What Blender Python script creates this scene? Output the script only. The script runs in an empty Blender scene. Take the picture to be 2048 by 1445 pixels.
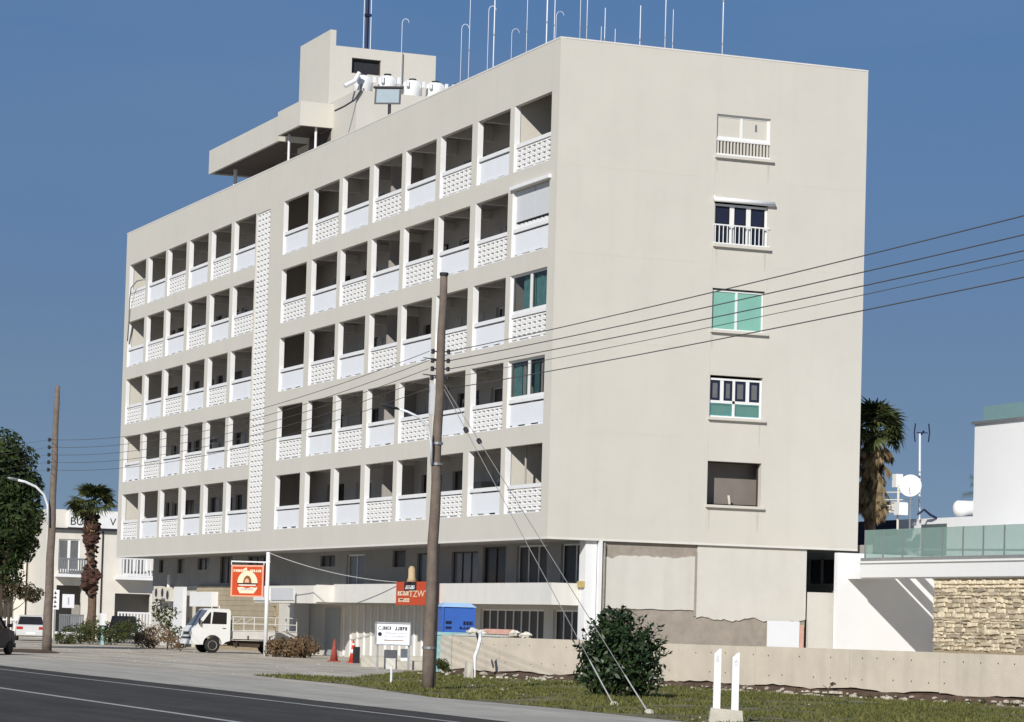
import bpy, math, random
from mathutils import Vector, Matrix, noise
R = math.radians
random.seed(7)
SC = bpy.context.scene
COL = SC.collection

# ------------------------------------------------------------------ camera, sky, sun, exposure
F, CY, YAW, PITCH, ROLL = 5788.68, 993.088, 0.384187, 0.0444605, 0.0281058
CAM = Vector((93.515, -39.1815, 1.6))
_f = Vector((-math.cos(YAW)*math.cos(PITCH), math.sin(YAW)*math.cos(PITCH), math.sin(PITCH)))
_r0 = _f.cross(Vector((0, 0, 1))).normalized(); _u0 = _r0.cross(_f)
_r = math.cos(ROLL)*_r0 + math.sin(ROLL)*_u0
_u = -math.sin(ROLL)*_r0 + math.cos(ROLL)*_u0
cd = bpy.data.cameras.new('camera'); cam = bpy.data.objects.new('camera', cd); COL.objects.link(cam)
cd.sensor_width = 36; cd.sensor_fit = 'HORIZONTAL'; cd.lens = F/2048*36
cd.shift_y = (CY-722.5)/2048; cd.clip_start = .5; cd.clip_end = 6000
mw = Matrix((( _r.x, _u.x, -_f.x), (_r.y, _u.y, -_f.y), (_r.z, _u.z, -_f.z))).to_4x4()
mw.translation = CAM; cam.matrix_world = mw
SC.camera = cam

SUN = Vector((1.25, -1.08, .93)).normalized()          # direction towards the sun
sl = bpy.data.lights.new('sun', 'SUN'); sl.energy = 4.4; sl.angle = R(.5); sl.color = (1, .965, .90)
so = bpy.data.objects.new('sun', sl); COL.objects.link(so)
so.rotation_euler = SUN.to_track_quat('Z', 'Y').to_euler()
W = bpy.data.worlds.new('World'); SC.world = W; W.use_nodes = True
nt = W.node_tree; sky = nt.nodes.new('ShaderNodeTexSky'); sky.sky_type = 'NISHITA'; sky.sun_disc = False
sky.sun_elevation = math.asin(SUN.z); sky.sun_rotation = math.atan2(SUN.x, SUN.y)
sky.air_density = .6; sky.dust_density = 0; sky.ozone_density = 6.0; sky.altitude = 0
bg = nt.nodes['Background']; bg.inputs['Strength'].default_value = .075
# clear deep blue sky, evened out over its whole height as the phone camera shows it
_tc = nt.nodes.new('ShaderNodeTexCoord'); _sx = nt.nodes.new('ShaderNodeSeparateXYZ'); nt.links.new(_tc.outputs['Generated'], _sx.inputs[0])
_cr = nt.nodes.new('ShaderNodeValToRGB'); nt.links.new(_sx.outputs['Z'], _cr.inputs['Fac'])
_el = _cr.color_ramp.elements; _k = 1/.075
_el[0].position = 0; _el[0].color = (.135*_k, .185*_k, .27*_k, 1)
_el[1].position = 1; _el[1].color = (.07*_k, .15*_k, .32*_k, 1)
for _p, _c in ((.04, (.130, .180, .265)), (.084, (.128, .184, .272)), (.15, (.108, .196, .345)), (.22, (.098, .203, .392)), (.45, (.085, .18, .37))):
    _e = _el.new(_p); _e.color = (_c[0]*_k, _c[1]*_k, _c[2]*_k, 1)
_mx = nt.nodes.new('ShaderNodeMix'); _mx.data_type = 'RGBA'; _mx.inputs['Factor'].default_value = .25
nt.links.new(_cr.outputs['Color'], _mx.inputs['A']); nt.links.new(sky.outputs['Color'], _mx.inputs['B'])
# barely visible thin high haze
_mp = nt.nodes.new('ShaderNodeMapping'); _mp.inputs['Scale'].default_value = (3, 3, 14); nt.links.new(_tc.outputs['Generated'], _mp.inputs['Vector'])
_nz = nt.nodes.new('ShaderNodeTexNoise'); _nz.inputs['Scale'].default_value = 1.6; _nz.inputs['Detail'].default_value = 5; nt.links.new(_mp.outputs['Vector'], _nz.inputs['Vector'])
_mr = nt.nodes.new('ShaderNodeMapRange'); _mr.inputs['From Min'].default_value = .45; _mr.inputs['From Max'].default_value = .8; _mr.inputs['To Max'].default_value = .16
nt.links.new(_nz.outputs['Fac'], _mr.inputs['Value'])
_m2 = nt.nodes.new('ShaderNodeMix'); _m2.data_type = 'RGBA'; _m2.inputs['B'].default_value = (.24*_k, .30*_k, .42*_k, 1)
nt.links.new(_mr.outputs['Result'], _m2.inputs['Factor']); nt.links.new(_mx.outputs['Result'], _m2.inputs['A'])
nt.links.new(_m2.outputs['Result'], bg.inputs['Color'])
SC.view_settings.view_transform = 'Standard'; SC.view_settings.look = 'None'
SC.view_settings.exposure = 0; SC.view_settings.gamma = 1; SC.view_settings.use_curve_mapping = False

# ------------------------------------------------------------------ helpers
def at(px, py, axis, val):
    """point where the photograph's pixel meets the plane X, Y or Z = val"""
    d = _f + _r*((px-1024)/F) + _u*((CY-py)/F)
    i = 'XYZ'.index(axis); t = (val-CAM[i])/d[i]
    return CAM + d*t
def far(px, py, dist):
    d = _f + _r*((px-1024)/F) + _u*((CY-py)/F)
    return CAM + d*(dist/math.hypot(d.x, d.y))

class MB:
    def __init__(s): s.v = []; s.f = []
    def add(s, vs, fs, M=None):
        o = len(s.v)
        s.v += [(M @ Vector(p) if M is not None else Vector(p)) for p in vs]
        s.f += [tuple(i+o for i in f) for f in fs]; return s
    def box(s, x0, x1, y0, y1, z0, z1, M=None):
        vs = [(x, y, z) for z in (z0, z1) for y in (y0, y1) for x in (x0, x1)]
        return s.add(vs, [(0,2,3,1), (4,5,7,6), (0,1,5,4), (2,6,7,3), (0,4,6,2), (1,3,7,5)], M)
    def cbox(s, c, sx, sy, sz, M=None):
        return s.box(c[0]-sx/2, c[0]+sx/2, c[1]-sy/2, c[1]+sy/2, c[2]-sz/2, c[2]+sz/2, M)
    def tube(s, pts, rad, n=8, cap=True, M=None):
        pts = [Vector(p) for p in pts]; k = len(pts)
        rads = rad if isinstance(rad, (list, tuple)) else [rad]*k
        vs = []; up = None
        for i, p in enumerate(pts):
            t = (pts[min(i+1, k-1)]-pts[max(i-1, 0)]).normalized()
            if up is None: up = Vector((0, 0, 1)) if abs(t.z) < .9 else Vector((1, 0, 0))
            a = t.cross(up).normalized(); b = a.cross(t).normalized(); up = b
            for j in range(n):
                an = 2*math.pi*j/n; vs.append(p + (a*math.cos(an)+b*math.sin(an))*rads[i])
        fs = [(i*n+j, i*n+(j+1) % n, (i+1)*n+(j+1) % n, (i+1)*n+j) for i in range(k-1) for j in range(n)]
        if cap: fs += [tuple(range(n))[::-1], tuple(range((k-1)*n, k*n))]
        return s.add(vs, fs, M)
    def lathe(s, prof, n=16, M=None):
        vs = [(r*math.cos(2*math.pi*j/n), r*math.sin(2*math.pi*j/n), z) for r, z in prof for j in range(n)]
        k = len(prof)
        fs = [(i*n+j, i*n+(j+1) % n, (i+1)*n+(j+1) % n, (i+1)*n+j) for i in range(k-1) for j in range(n)]
        fs += [tuple(range(n))[::-1], tuple(range((k-1)*n, k*n))]
        return s.add(vs, fs, M)
    def prism(s, poly, y0, y1, M=None):
        """poly in (x,z), extruded along y"""
        n = len(poly)
        vs = [(x, y0, z) for x, z in poly]+[(x, y1, z) for x, z in poly]
        fs = [tuple(range(n)), tuple(range(n, 2*n))[::-1]]+[(i, i+n, (i+1) % n+n, (i+1) % n) for i in range(n)]
        return s.add(vs, fs, M)
    def flat(s, poly, z, M=None):
        return s.add([(x, y, z) for x, y in poly], [tuple(range(len(poly)))], M)

WL = {}
def tag(o, label=None, cat=None, group=None, kind=None):
    if label: o['label'] = label
    if cat: o['category'] = cat
    if group: o['group'] = group
    if kind: o['kind'] = kind
    return o
def empty(name, loc, label, cat, group=None, rz=0):
    o = bpy.data.objects.new(name, None); COL.objects.link(o); o.location = loc; o.rotation_euler.z = rz
    o.empty_display_size = .3
    WL[o.name] = Matrix.Translation(loc) @ Matrix.Rotation(rz, 4, 'Z')
    return tag(o, label, cat, group)
def build(mb, name, mat, parent=None, smooth=False, local=False, mesh=None):
    """links ONE mesh object; coordinates are world unless local"""
    if mesh is None:
        me = bpy.data.meshes.new(name)
        vs = mb.v
        if parent is not None and not local:
            Mi = WL[parent.name].inverted(); vs = [Mi @ p for p in vs]
        me.from_pydata([tuple(p) for p in vs], [], mb.f); me.update()
        me.materials.append(mat)
        if smooth:
            for p in me.polygons: p.use_smooth = True
    else: me = mesh
    o = bpy.data.objects.new(name, me); COL.objects.link(o)
    if parent is not None:
        o.parent = parent; WL[o.name] = WL[parent.name]
    else: WL[o.name] = Matrix.Identity(4)
    return o

def build_each(mb, name, mat, parent=None, smooth=False, local=False):
    """every separate piece of mb becomes an object of its own"""
    par = list(range(len(mb.v)))
    def find(a):
        while par[a] != a: par[a] = par[par[a]]; a = par[a]
        return a
    for f in mb.f:
        for i in f[1:]: par[find(i)] = find(f[0])
    groups = {}
    for f in mb.f: groups.setdefault(find(f[0]), []).append(f)
    out = []
    for g in groups.values():
        ids = sorted({i for f in g for i in f}); ix = {k: n for n, k in enumerate(ids)}
        m = MB(); m.v = [mb.v[i] for i in ids]; m.f = [tuple(ix[i] for i in f) for f in g]
        out.append(build(m, name, mat, parent, smooth, local))
    return out

def holed(us, zs, holes, d0, d1, axis):
    """wall in the plane `axis`=const with real openings; holes = (u0,u1,z0,z1)"""
    U = sorted(set(list(us)+[h[0] for h in holes]+[h[1] for h in holes]))
    Z = sorted(set(list(zs)+[h[2] for h in holes]+[h[3] for h in holes]))
    U = [u for u in U if us[0] <= u <= us[1]]; Z = [z for z in Z if zs[0] <= z <= zs[1]]
    def solid(i, j):
        if i < 0 or j < 0 or i >= len(U)-1 or j >= len(Z)-1: return False
        cu, cz = (U[i]+U[i+1])/2, (Z[j]+Z[j+1])/2
        return not any(h[0] < cu < h[1] and h[2] < cz < h[3] for h in holes)
    P = (lambda u, d, z: (u, d, z)) if axis == 'Y' else (lambda u, d, z: (d, u, z))
    mb = MB()
    for i in range(len(U)-1):
        for j in range(len(Z)-1):
            if not solid(i, j): continue
            a, b, c, e = U[i], U[i+1], Z[j], Z[j+1]
            mb.add([P(a, d0, c), P(b, d0, c), P(b, d0, e), P(a, d0, e)], [(0, 1, 2, 3)])
            mb.add([P(a, d1, c), P(b, d1, c), P(b, d1, e), P(a, d1, e)], [(3, 2, 1, 0)])
            for (ii, jj, q) in ((i-1, j, ((a, c), (a, e))), (i+1, j, ((b, c), (b, e))), (i, j-1, ((a, c), (b, c))), (i, j+1, ((a, e), (b, e)))):
                if not solid(ii, jj):
                    (u0, z0), (u1, z1) = q
                    mb.add([P(u0, d0, z0), P(u1, d0, z1), P(u1, d1, z1), P(u0, d1, z0)], [(0, 1, 2, 3)])
    return mb

# ------------------------------------------------------------------ materials
def mat(name, col, rough=.85, var=.06, scale=3., bump=.0, bscale=60., metal=0., spec=.3, stain=0., randobj=0., streak=0.):
    m = bpy.data.materials.new(name); m.use_nodes = True; n = m.node_tree.nodes; l = m.node_tree.links
    b = n['Principled BSDF']; b.inputs['Roughness'].default_value = rough; b.inputs['Metallic'].default_value = metal
    b.inputs['Specular IOR Level'].default_value = spec
    tc = n.new('ShaderNodeTexCoord')
    geo = n.new('ShaderNodeNewGeometry')
    src = geo.outputs['Position']
    tx = n.new('ShaderNodeTexNoise'); tx.inputs['Scale'].default_value = scale; tx.inputs['Detail'].default_value = 6
    tx.inputs['Roughness'].default_value = .65
    l.new(src, tx.inputs['Vector'])
    mr = n.new('ShaderNodeMapRange'); mr.inputs['From Min'].default_value = .3; mr.inputs['From Max'].default_value = .7
    mr.inputs['To Min'].default_value = 1-var; mr.inputs['To Max'].default_value = 1+var
    l.new(tx.outputs['Fac'], mr.inputs['Value'])
    mx = n.new('ShaderNodeVectorMath'); mx.operation = 'SCALE'; mx.inputs[0].default_value = col[:3]
    l.new(mr.outputs['Result'], mx.inputs['Scale']); out = mx.outputs['Vector']
    if stain > 0:      # rain streaks, stretched down the wall
        mp = n.new('ShaderNodeMapping'); mp.inputs['Scale'].default_value = (1.6, 1.6, .13); l.new(src, mp.inputs['Vector'])
        t2 = n.new('ShaderNodeTexNoise'); t2.inputs['Scale'].default_value = 1.3; t2.inputs['Detail'].default_value = 8; l.new(mp.outputs['Vector'], t2.inputs['Vector'])
        r2 = n.new('ShaderNodeMapRange'); r2.inputs['From Min'].default_value = .52; r2.inputs['From Max'].default_value = .8
        r2.inputs['To Min'].default_value = 1; r2.inputs['To Max'].default_value = 1-stain; l.new(t2.outputs['Fac'], r2.inputs['Value'])
        s2 = n.new('ShaderNodeVectorMath'); s2.operation = 'SCALE'; l.new(out, s2.inputs[0]); l.new(r2.outputs['Result'], s2.inputs['Scale']); out = s2.outputs['Vector']
    if streak > 0:     # worn patches and tyre tracks drawn out along the road
        mp = n.new('ShaderNodeMapping'); mp.inputs['Scale'].default_value = (.12, 1.0, 1); l.new(src, mp.inputs['Vector'])
        t4 = n.new('ShaderNodeTexNoise'); t4.inputs['Scale'].default_value = 1.0; t4.inputs['Detail'].default_value = 7; t4.inputs['Roughness'].default_value = .7; l.new(mp.outputs['Vector'], t4.inputs['Vector'])
        r4 = n.new('ShaderNodeMapRange'); r4.inputs['From Min'].default_value = .35; r4.inputs['From Max'].default_value = .65
        r4.inputs['To Min'].default_value = 1-streak; r4.inputs['To Max'].default_value = 1+streak; l.new(t4.outputs['Fac'], r4.inputs['Value'])
        s4 = n.new('ShaderNodeVectorMath'); s4.operation = 'SCALE'; l.new(out, s4.inputs[0]); l.new(r4.outputs['Result'], s4.inputs['Scale']); out = s4.outputs['Vector']
    if randobj > 0:
        oi = n.new('ShaderNodeObjectInfo'); r3 = n.new('ShaderNodeMapRange'); r3.inputs['To Min'].default_value = 1-randobj; r3.inputs['To Max'].default_value = 1+randobj
        l.new(oi.outputs['Random'], r3.inputs['Value'])
        s3 = n.new('ShaderNodeVectorMath'); s3.operation = 'SCALE'; l.new(out, s3.inputs[0]); l.new(r3.outputs['Result'], s3.inputs['Scale']); out = s3.outputs['Vector']
    l.new(out, b.inputs['Base Color'])
    if bump > 0:
        t3 = n.new('ShaderNodeTexNoise'); t3.inputs['Scale'].default_value = bscale; t3.inputs['Detail'].default_value = 4; l.new(src, t3.inputs['Vector'])
        bp = n.new('ShaderNodeBump'); bp.inputs['Strength'].default_value = bump; bp.inputs['Distance'].default_value = .02
        l.new(t3.outputs['Fac'], bp.inputs['Height']); l.new(bp.outputs['Normal'], b.inputs['Normal'])
    return m
def glass(name, tint, alpha=.45, rough=.03):
    m = bpy.data.materials.new(name); m.use_nodes = True; n = m.node_tree.nodes; l = m.node_tree.links
    b = n['Principled BSDF']; b.inputs['Base Color'].default_value = (*tint, 1); b.inputs['Roughness'].default_value = rough
    t = n.new('ShaderNodeBsdfTransparent'); t.inputs['Color'].default_value = (.75+.25*tint[0], .75+.25*tint[1], .75+.25*tint[2], 1)
    mx = n.new('ShaderNodeMixShader'); mx.inputs['Fac'].default_value = alpha
    l.new(t.outputs[0], mx.inputs[1]); l.new(b.outputs[0], mx.inputs[2]); l.new(mx.outputs[0], n['Material Output'].inputs['Surface'])
    return m
def leafmat(name, c0, c1, rough=.55, trans=.25):
    m = bpy.data.materials.new(name); m.use_nodes = True; n = m.node_tree.nodes; l = m.node_tree.links
    b = n['Principled BSDF']; b.inputs['Roughness'].default_value = rough; b.inputs['Specular IOR Level'].default_value = .3
    g = n.new('ShaderNodeNewGeometry'); tx = n.new('ShaderNodeTexNoise'); tx.inputs['Scale'].default_value = 2.5; tx.inputs['Detail'].default_value = 3
    l.new(g.outputs['Position'], tx.inputs['Vector'])
    ad = n.new('ShaderNodeMath'); ad.operation = 'ADD'; l.new(tx.outputs['Fac'], ad.inputs[0]); 
    ml = n.new('ShaderNodeMath'); ml.operation = 'MULTIPLY'; ml.inputs[1].default_value = .5; l.new(g.outputs['Random Per Island'], ml.inputs[0]); l.new(ml.outputs[0], ad.inputs[1])
    mr = n.new('ShaderNodeMapRange'); mr.inputs['From Min'].default_value = .4; mr.inputs['From Max'].default_value = 1.1; l.new(ad.outputs[0], mr.inputs['Value'])
    mc = n.new('ShaderNodeMix'); mc.data_type = 'RGBA'; mc.inputs['A'].default_value = (*c0, 1); mc.inputs['B'].default_value = (*c1, 1)
    l.new(mr.outputs['Result'], mc.inputs['Factor']); l.new(mc.outputs['Result'], b.inputs['Base Color'])
    tr = n.new('ShaderNodeBsdfTranslucent'); l.new(mc.outputs['Result'], tr.inputs['Color'])
    ms = n.new('ShaderNodeMixShader'); ms.inputs['Fac'].default_value = trans; l.new(b.outputs[0], ms.inputs[1]); l.new(tr.outputs[0], ms.inputs[2])
    l.new(ms.outputs[0], n['Material Output'].inputs['Surface'])
    return m
M = dict(
 plaster=mat('plaster', (.625, .595, .53), var=.03, scale=.45, bump=.15, bscale=25, stain=.035, spec=.05),
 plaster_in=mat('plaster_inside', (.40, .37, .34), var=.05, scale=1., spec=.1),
 white=mat('white_paint', (.80, .80, .80), var=.03, scale=1.5, stain=.04),
 bandhalo=mat('pale_band_and_halo', (.72, .70, .65), var=.04, scale=1.5, stain=.08),  # pale bands, and edge strips imitating a bright sharpening halo
 panel=mat('white_panel', (.76, .775, .80), var=.02, scale=1.5, stain=.03),
 block=mat('screen_block', (.84, .83, .81), var=.03),
 patch=mat('old_skim', (.545, .52, .46), var=.06, scale=2, spec=.05),
 lower=mat('lower_plaster', (.63, .605, .55), var=.04, scale=1., bump=.2, bscale=20, stain=.07),
 rough_concrete=mat('rough_concrete', (.33, .29, .245), var=.15, scale=2.5, bump=.5, bscale=15),
 tan=mat('tan_block', (.40, .34, .24), var=.1, scale=2., bump=.3, bscale=20),
 grey=mat('grey_render', (.42, .405, .38), var=.06, scale=1.2, stain=.08),
 darkwood=mat('dark_brown_frame', (.06, .045, .038), rough=.5, var=.1),
 undershade=mat('shaded_soffit', (.10, .08, .068), var=.15, scale=1.),  # dark colour stands in for deep shade under the roof canopies
 beam=mat('lit_beam', (.74, .71, .66), var=.04),  # pale colour stands in for light caught on the beam sides
 leafdoor=mat('grey_door_leaf', (.60, .58, .55), var=.05),
 boarded=mat('brown_board', (.22, .19, .17), var=.08, scale=1.5),
 ceil=mat('shaded_brown_ceiling', (.30, .265, .24), var=.12, scale=1.),  # brown darkened to hold the shade under the balcony slabs
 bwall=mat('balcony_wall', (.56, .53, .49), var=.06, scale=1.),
 doorpanel=mat('grey_door_panel', (.20, .185, .175), rough=.5, var=.1),
 lowgrey=mat('mezzanine_shade_grey', (.34, .33, .31), var=.08, scale=1.2, stain=.1),
 darkglass=mat('dark_glass', (.022, .020, .020), rough=.25, var=.1, spec=.22),
 brownglass=mat('brown_glass', (.05, .038, .033), rough=.3, var=.15, spec=.2),
 blueglass=mat('blue_dark_glass', (.02, .022, .045), rough=.1, var=.1, spec=.5),
 greyglass=mat('grey_glass', (.15, .152, .155), rough=.2, var=.1, spec=.3),
 teal=mat('teal_curtain', (.22, .46, .38), rough=.8, var=.05, scale=2),
 teald=mat('dark_teal_curtain', (.09, .27, .27), rough=.7, var=.3, scale=2),
 tealm=mat('bright_teal_curtain', (.24, .58, .57), rough=.8, var=.25, scale=3),
 frame=mat('white_frame', (.82, .82, .80), rough=.5, var=.02),
 shutter=mat('grey_white_shutter', (.62, .63, .645), rough=.6, var=.03),
 metal=mat('grey_metal', (.33, .34, .35), rough=.45, var=.08, metal=.6),
 whitemetal=mat('white_metal', (.78, .80, .83), rough=.4, var=.03),
 dark=mat('dark_metal', (.03, .03, .035), rough=.5, var=.1),
 navy=mat('dark_blue_mast', (.012, .016, .05), rough=.5, var=.1),
 doorgrey=mat('grey_blue_door', (.38, .40, .40), rough=.6, var=.04),
 lens=mat('floodlight_lens', (.26, .33, .37), rough=.45, var=.05, spec=.2),
 teal2=mat('teal_pane', (.12, .25, .22), rough=.3, var=.05),
 tank=mat('white_tank_plastic', (.82, .82, .81), rough=.45, var=.03),
 wood=mat('weathered_pole_wood', (.165, .130, .105), rough=.9, var=.22, scale=4., bump=.4, bscale=30, stain=.25),
 wood2=mat('greyed_pole_wood', (.175, .14, .115), rough=.9, var=.22, scale=4., bump=.4, bscale=30, stain=.25),
 wire=mat('aluminium_wire', (.10, .095, .09), rough=.6, var=.05),
 guy=mat('guy_steel', (.26, .25, .24), rough=.6),
 wirelight=mat('pale_cable', (.45, .44, .43), rough=.6, var=.05),
 asphalt=mat('asphalt', (.070, .065, .059), spec=.1, streak=.22, rough=.9, var=.12, scale=1.5, bump=.4, bscale=60),
 paint=mat('road_paint', (.42, .41, .38), rough=.8, var=.18, scale=5),
 path=mat('dusty_concrete', (.43, .40, .345), rough=.95, spec=.1, streak=.16, var=.12, scale=1.1, bump=.3, bscale=30),
 dirt=mat('dry_earth', (.46, .415, .345), rough=1, spec=.1, streak=.24, var=.2, scale=.6, bump=.5, bscale=20),
 soil=mat('dark_soil', (.10, .065, .045), rough=1, var=.25, scale=3, bump=.6, bscale=15),
 grassbase=mat('grass_ground', (.17, .15, .075), rough=1, var=.55, scale=.9, bump=.6, bscale=20),
 concrete=mat('cast_concrete', (.60, .53, .43), rough=.95, var=.09, scale=1.2, bump=.3, bscale=25, stain=.14),
 concrete2=mat('pale_concrete', (.50, .47, .40), rough=.95, var=.12, scale=3, bump=.4, bscale=25),
 hole=mat('tie_hole', (.10, .085, .07), rough=1),
 mortar=mat('mortar', (.36, .29, .19), rough=1, var=.15, scale=6, bump=.5, bscale=30),
 stone=mat('yellow_stone', (.56, .485, .36), rough=.95, var=.22, scale=7, bump=.6, bscale=25, randobj=.42),
 creamwhite=mat('cream_render', (.72, .68, .61), rough=.85, var=.05, scale=1, stain=.08),
 housewhite=mat('house_white', (.80, .80, .80), rough=.8, var=.015, scale=1),
 fascia=mat('fascia_white', (.78, .78, .78), rough=.7, var=.015),
 gglass=glass('green_balustrade_glass', (.30, .46, .42), .42),
 dglass=glass('shaded_glass', (.10, .13, .13), .85),  # dark tint carries the apartment building's shade on this glass
 orange=mat('orange_sign', (.56, .075, .022), rough=.5, var=.08, scale=4),
 pink=mat('sign_border', (.80, .38, .26), rough=.5, var=.04),
 cream=mat('cream_print', (.85, .70, .50), rough=.6, var=.03),
 brown=mat('brown_print', (.22, .10, .03), rough=.6, var=.1),
 black=mat('black_print', (.02, .02, .025), rough=.6),
 greyprint=mat('grey_print', (.45, .45, .50), rough=.6),
 signwhite=mat('white_sign', (.84, .84, .88), rough=.5, var=.02),
 yellow=mat('yellow_box', (.55, .42, .16), rough=.6),
 sand=mat('sand_print', (.50, .38, .23), rough=.7, var=.1),
 tyre=mat('tyre', (.025, .024, .023), rough=.9),
 rim=mat('wheel_rim', (.46, .44, .40), rough=.5, var=.1, metal=.3),
 truckwhite=mat('truck_white', (.78, .78, .76), rough=.35, var=.03, spec=.5, stain=.06),
 truckbed=mat('faded_bed_paint', (.62, .60, .56), rough=.6, var=.08, stain=.12),
 chassis=mat('dirty_chassis', (.06, .045, .035), rough=.8, var=.2),
 carsilver=mat('silver_paint', (.60, .60, .60), rough=.3, var=.02, spec=.5),
 carnavy=mat('navy_paint', (.015, .018, .035), rough=.25, var=.05, spec=.6),
 carblack=mat('black_paint', (.008, .009, .018), rough=.35, var=.05, spec=.1),
 red=mat('red_lamp', (.45, .03, .02), rough=.3),
 lamp=mat('clear_lamp', (.75, .75, .72), rough=.15),
 cone=mat('cone_red', (.62, .05, .025), rough=.5, var=.1),
 cone_old=mat('faded_cone', (.34, .07, .05), rough=.7, var=.15),
 blue=mat('blue_plastic', (.045, .13, .46), rough=.45, var=.06),
 blueroof=mat('pale_blue_roof', (.35, .52, .75), rough=.5, var=.05),
 paleplank=mat('pale_plank_paint', (.52, .54, .50), rough=.8, var=.1),
 turq=mat('turquoise_box', (.35, .58, .58), rough=.6, var=.06),
 pinkwood=mat('pink_plank', (.60, .36, .29), rough=.8, var=.1),
 sack=mat('pale_sack', (.66, .62, .54), rough=.9, var=.12, scale=5),
 bark=mat('palm_bark', (.15, .105, .075), rough=1, var=.3, scale=4, bump=.8, bscale=12),
 skirt=mat('dead_boots', (.075, .038, .028), rough=1, var=.45, scale=3),
 trunk=mat('tree_bark', (.09, .065, .05), rough=1, var=.3, scale=4),
 fig=leafmat('dark_glossy_leaf', (.009, .021, .007), (.042, .072, .024), .42, .1),
 leaf=leafmat('tree_leaf', (.012, .026, .008), (.055, .085, .02), .6, .2),
 leafred=leafmat('reddish_leaf', (.05, .035, .02), (.10, .085, .04), .7, .2),
 palmleaf=leafmat('palm_leaf', (.028, .040, .012), (.11, .125, .040), .5, .2),
 deadleaf=leafmat('dead_palm_leaf', (.13, .09, .045), (.36, .27, .15), .9, .25),
 grassblade=leafmat('grass_blade', (.075, .092, .02), (.235, .225, .07), .8, .3),
 weed=leafmat('weed', (.03, .045, .012), (.10, .11, .035), .8, .25),
 dryweed=leafmat('dry_weed', (.12, .07, .04), (.26, .18, .10), .9, .2),
)

# ------------------------------------------------------------------ the ground
def struct(mb, name, m, kind='structure', label=None, cat=None):
    o = build(mb, name, m); return tag(o, label, cat, None, kind)
struct(MB().flat([(-1500, -1500), (1500, -1500), (1500, 1500), (-1500, 1500)], 0), 'ground', M['dirt'], label='dusty beige ground of the yard and its surroundings', cat='ground')
struct(MB().flat([(-700, -48), (400, -48), (400, -21.2), (-700, -21.2)], .008), 'road', M['asphalt'], label='grey asphalt road crossing the lower left corner', cat='road')
ed = [(x, -21.2+.18*math.sin(x*.9)+.1*math.sin(x*2.7)) for x in range(-60, 90, 1)]
struct(MB().flat([(-700, -21.2), (-60, -21.2)]+[(a, b) for a, b in ed]+[(400, -21.2), (400, -16.9), (90, -16.9)]+[(x, -16.9+.15*math.sin(x*1.3)) for x in range(80, 20, -2)]+[(-700, -16.6)], .004), 'footpath', M['path'], label='pale dusty concrete strip between road and grass', cat='path')
l = MB()
l.flat([(-500, -22.42), (300, -22.42), (300, -22.30), (-500, -22.30)], .013)
tag(build(l, 'edge_line', M['paint']), 'thin worn white line along the near edge of the road', 'road line', None, 'structure')
l = MB(); l.flat([(-500, -26.52), (300, -26.52), (300, -26.36), (-500, -26.36)], .013)
tag(build(l, 'lane_line', M['paint']), 'white lane line across the bottom left of the road', 'road line', None, 'structure')
# grass verge
GP = [tuple(at(x, y, 'Z', 0)[:2]) for x, y in ((505, 1351), (600, 1361), (690, 1369), (860, 1395), (1100, 1416), (1400, 1448), (1900, 1500), (2200, 1520), (2200, 1404), (2048, 1397), (1150, 1346), (905, 1338), (880, 1338), (700, 1357), (600, 1352))]
struct(MB().flat([(x, y) for x, y in GP], .009), 'verge', M['grassbase'], label='patchy green grass ground in front of the concrete wall', cat='grass verge')
def inpoly(x, y, P):
    c = False; j = len(P)-1
    for i in range(len(P)):
        if (P[i][1] > y) != (P[j][1] > y) and x < (P[j][0]-P[i][0])*(y-P[i][1])/(P[j][1]-P[i][1])+P[i][0]: c = not c
        j = i
    return c
gb = MB(); rg = random.Random(3); vs = []; fs = []
n_ = 0
while n_ < 52000:
    x = rg.uniform(6, 58); y = rg.uniform(-19, 2)
    if not inpoly(x, y, GP): continue
    nz = noise.noise(Vector((x*.45, y*.45, 0)))+.5*noise.noise(Vector((x*1.6, y*1.6, 3)))
    if nz < -.12 and rg.random() < .93: continue
    h = rg.uniform(.02, .075)*(1+.9*max(nz, 0)); a = rg.uniform(0, 6.28); w = rg.uniform(.012, .03)
    k = len(vs); dx, dy = math.cos(a)*w, math.sin(a)*w
    vs += [(x-dx, y-dy, .009), (x+dx, y+dy, .009), (x+rg.uniform(-.04, .04), y+rg.uniform(-.04, .04), .009+h)]; fs.append((k, k+1, k+2)); n_ += 1
gb.v = [Vector(p) for p in vs]; gb.f = fs
tag(build(gb, 'grass', M['grassblade']), 'short green grass growing on the verge', 'grass', None, 'stuff')
# dust marks / small kerb mound under the left pole
md = MB(); vs = []
for i in range(24):
    a = 2*math.pi*i/24; vs.append((-20.4+2.6*math.cos(a)*(1+.2*math.sin(3*a)), -14.0+1.5*math.sin(a), .02))
for i in range(24):
    a = 2*math.pi*i/24; vs.append((-20.4+1.2*math.cos(a), -13.7+.7*math.sin(a), .10))
md.add(vs, [(i, (i+1) % 24, 24+(i+1) % 24, 24+i) for i in range(24)]+[tuple(range(24, 48))])
tag(build(md, 'earth_mound', M['soil']), 'low grassy earth mound around the foot of the left pole', 'mound', None, 'structure')

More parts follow.
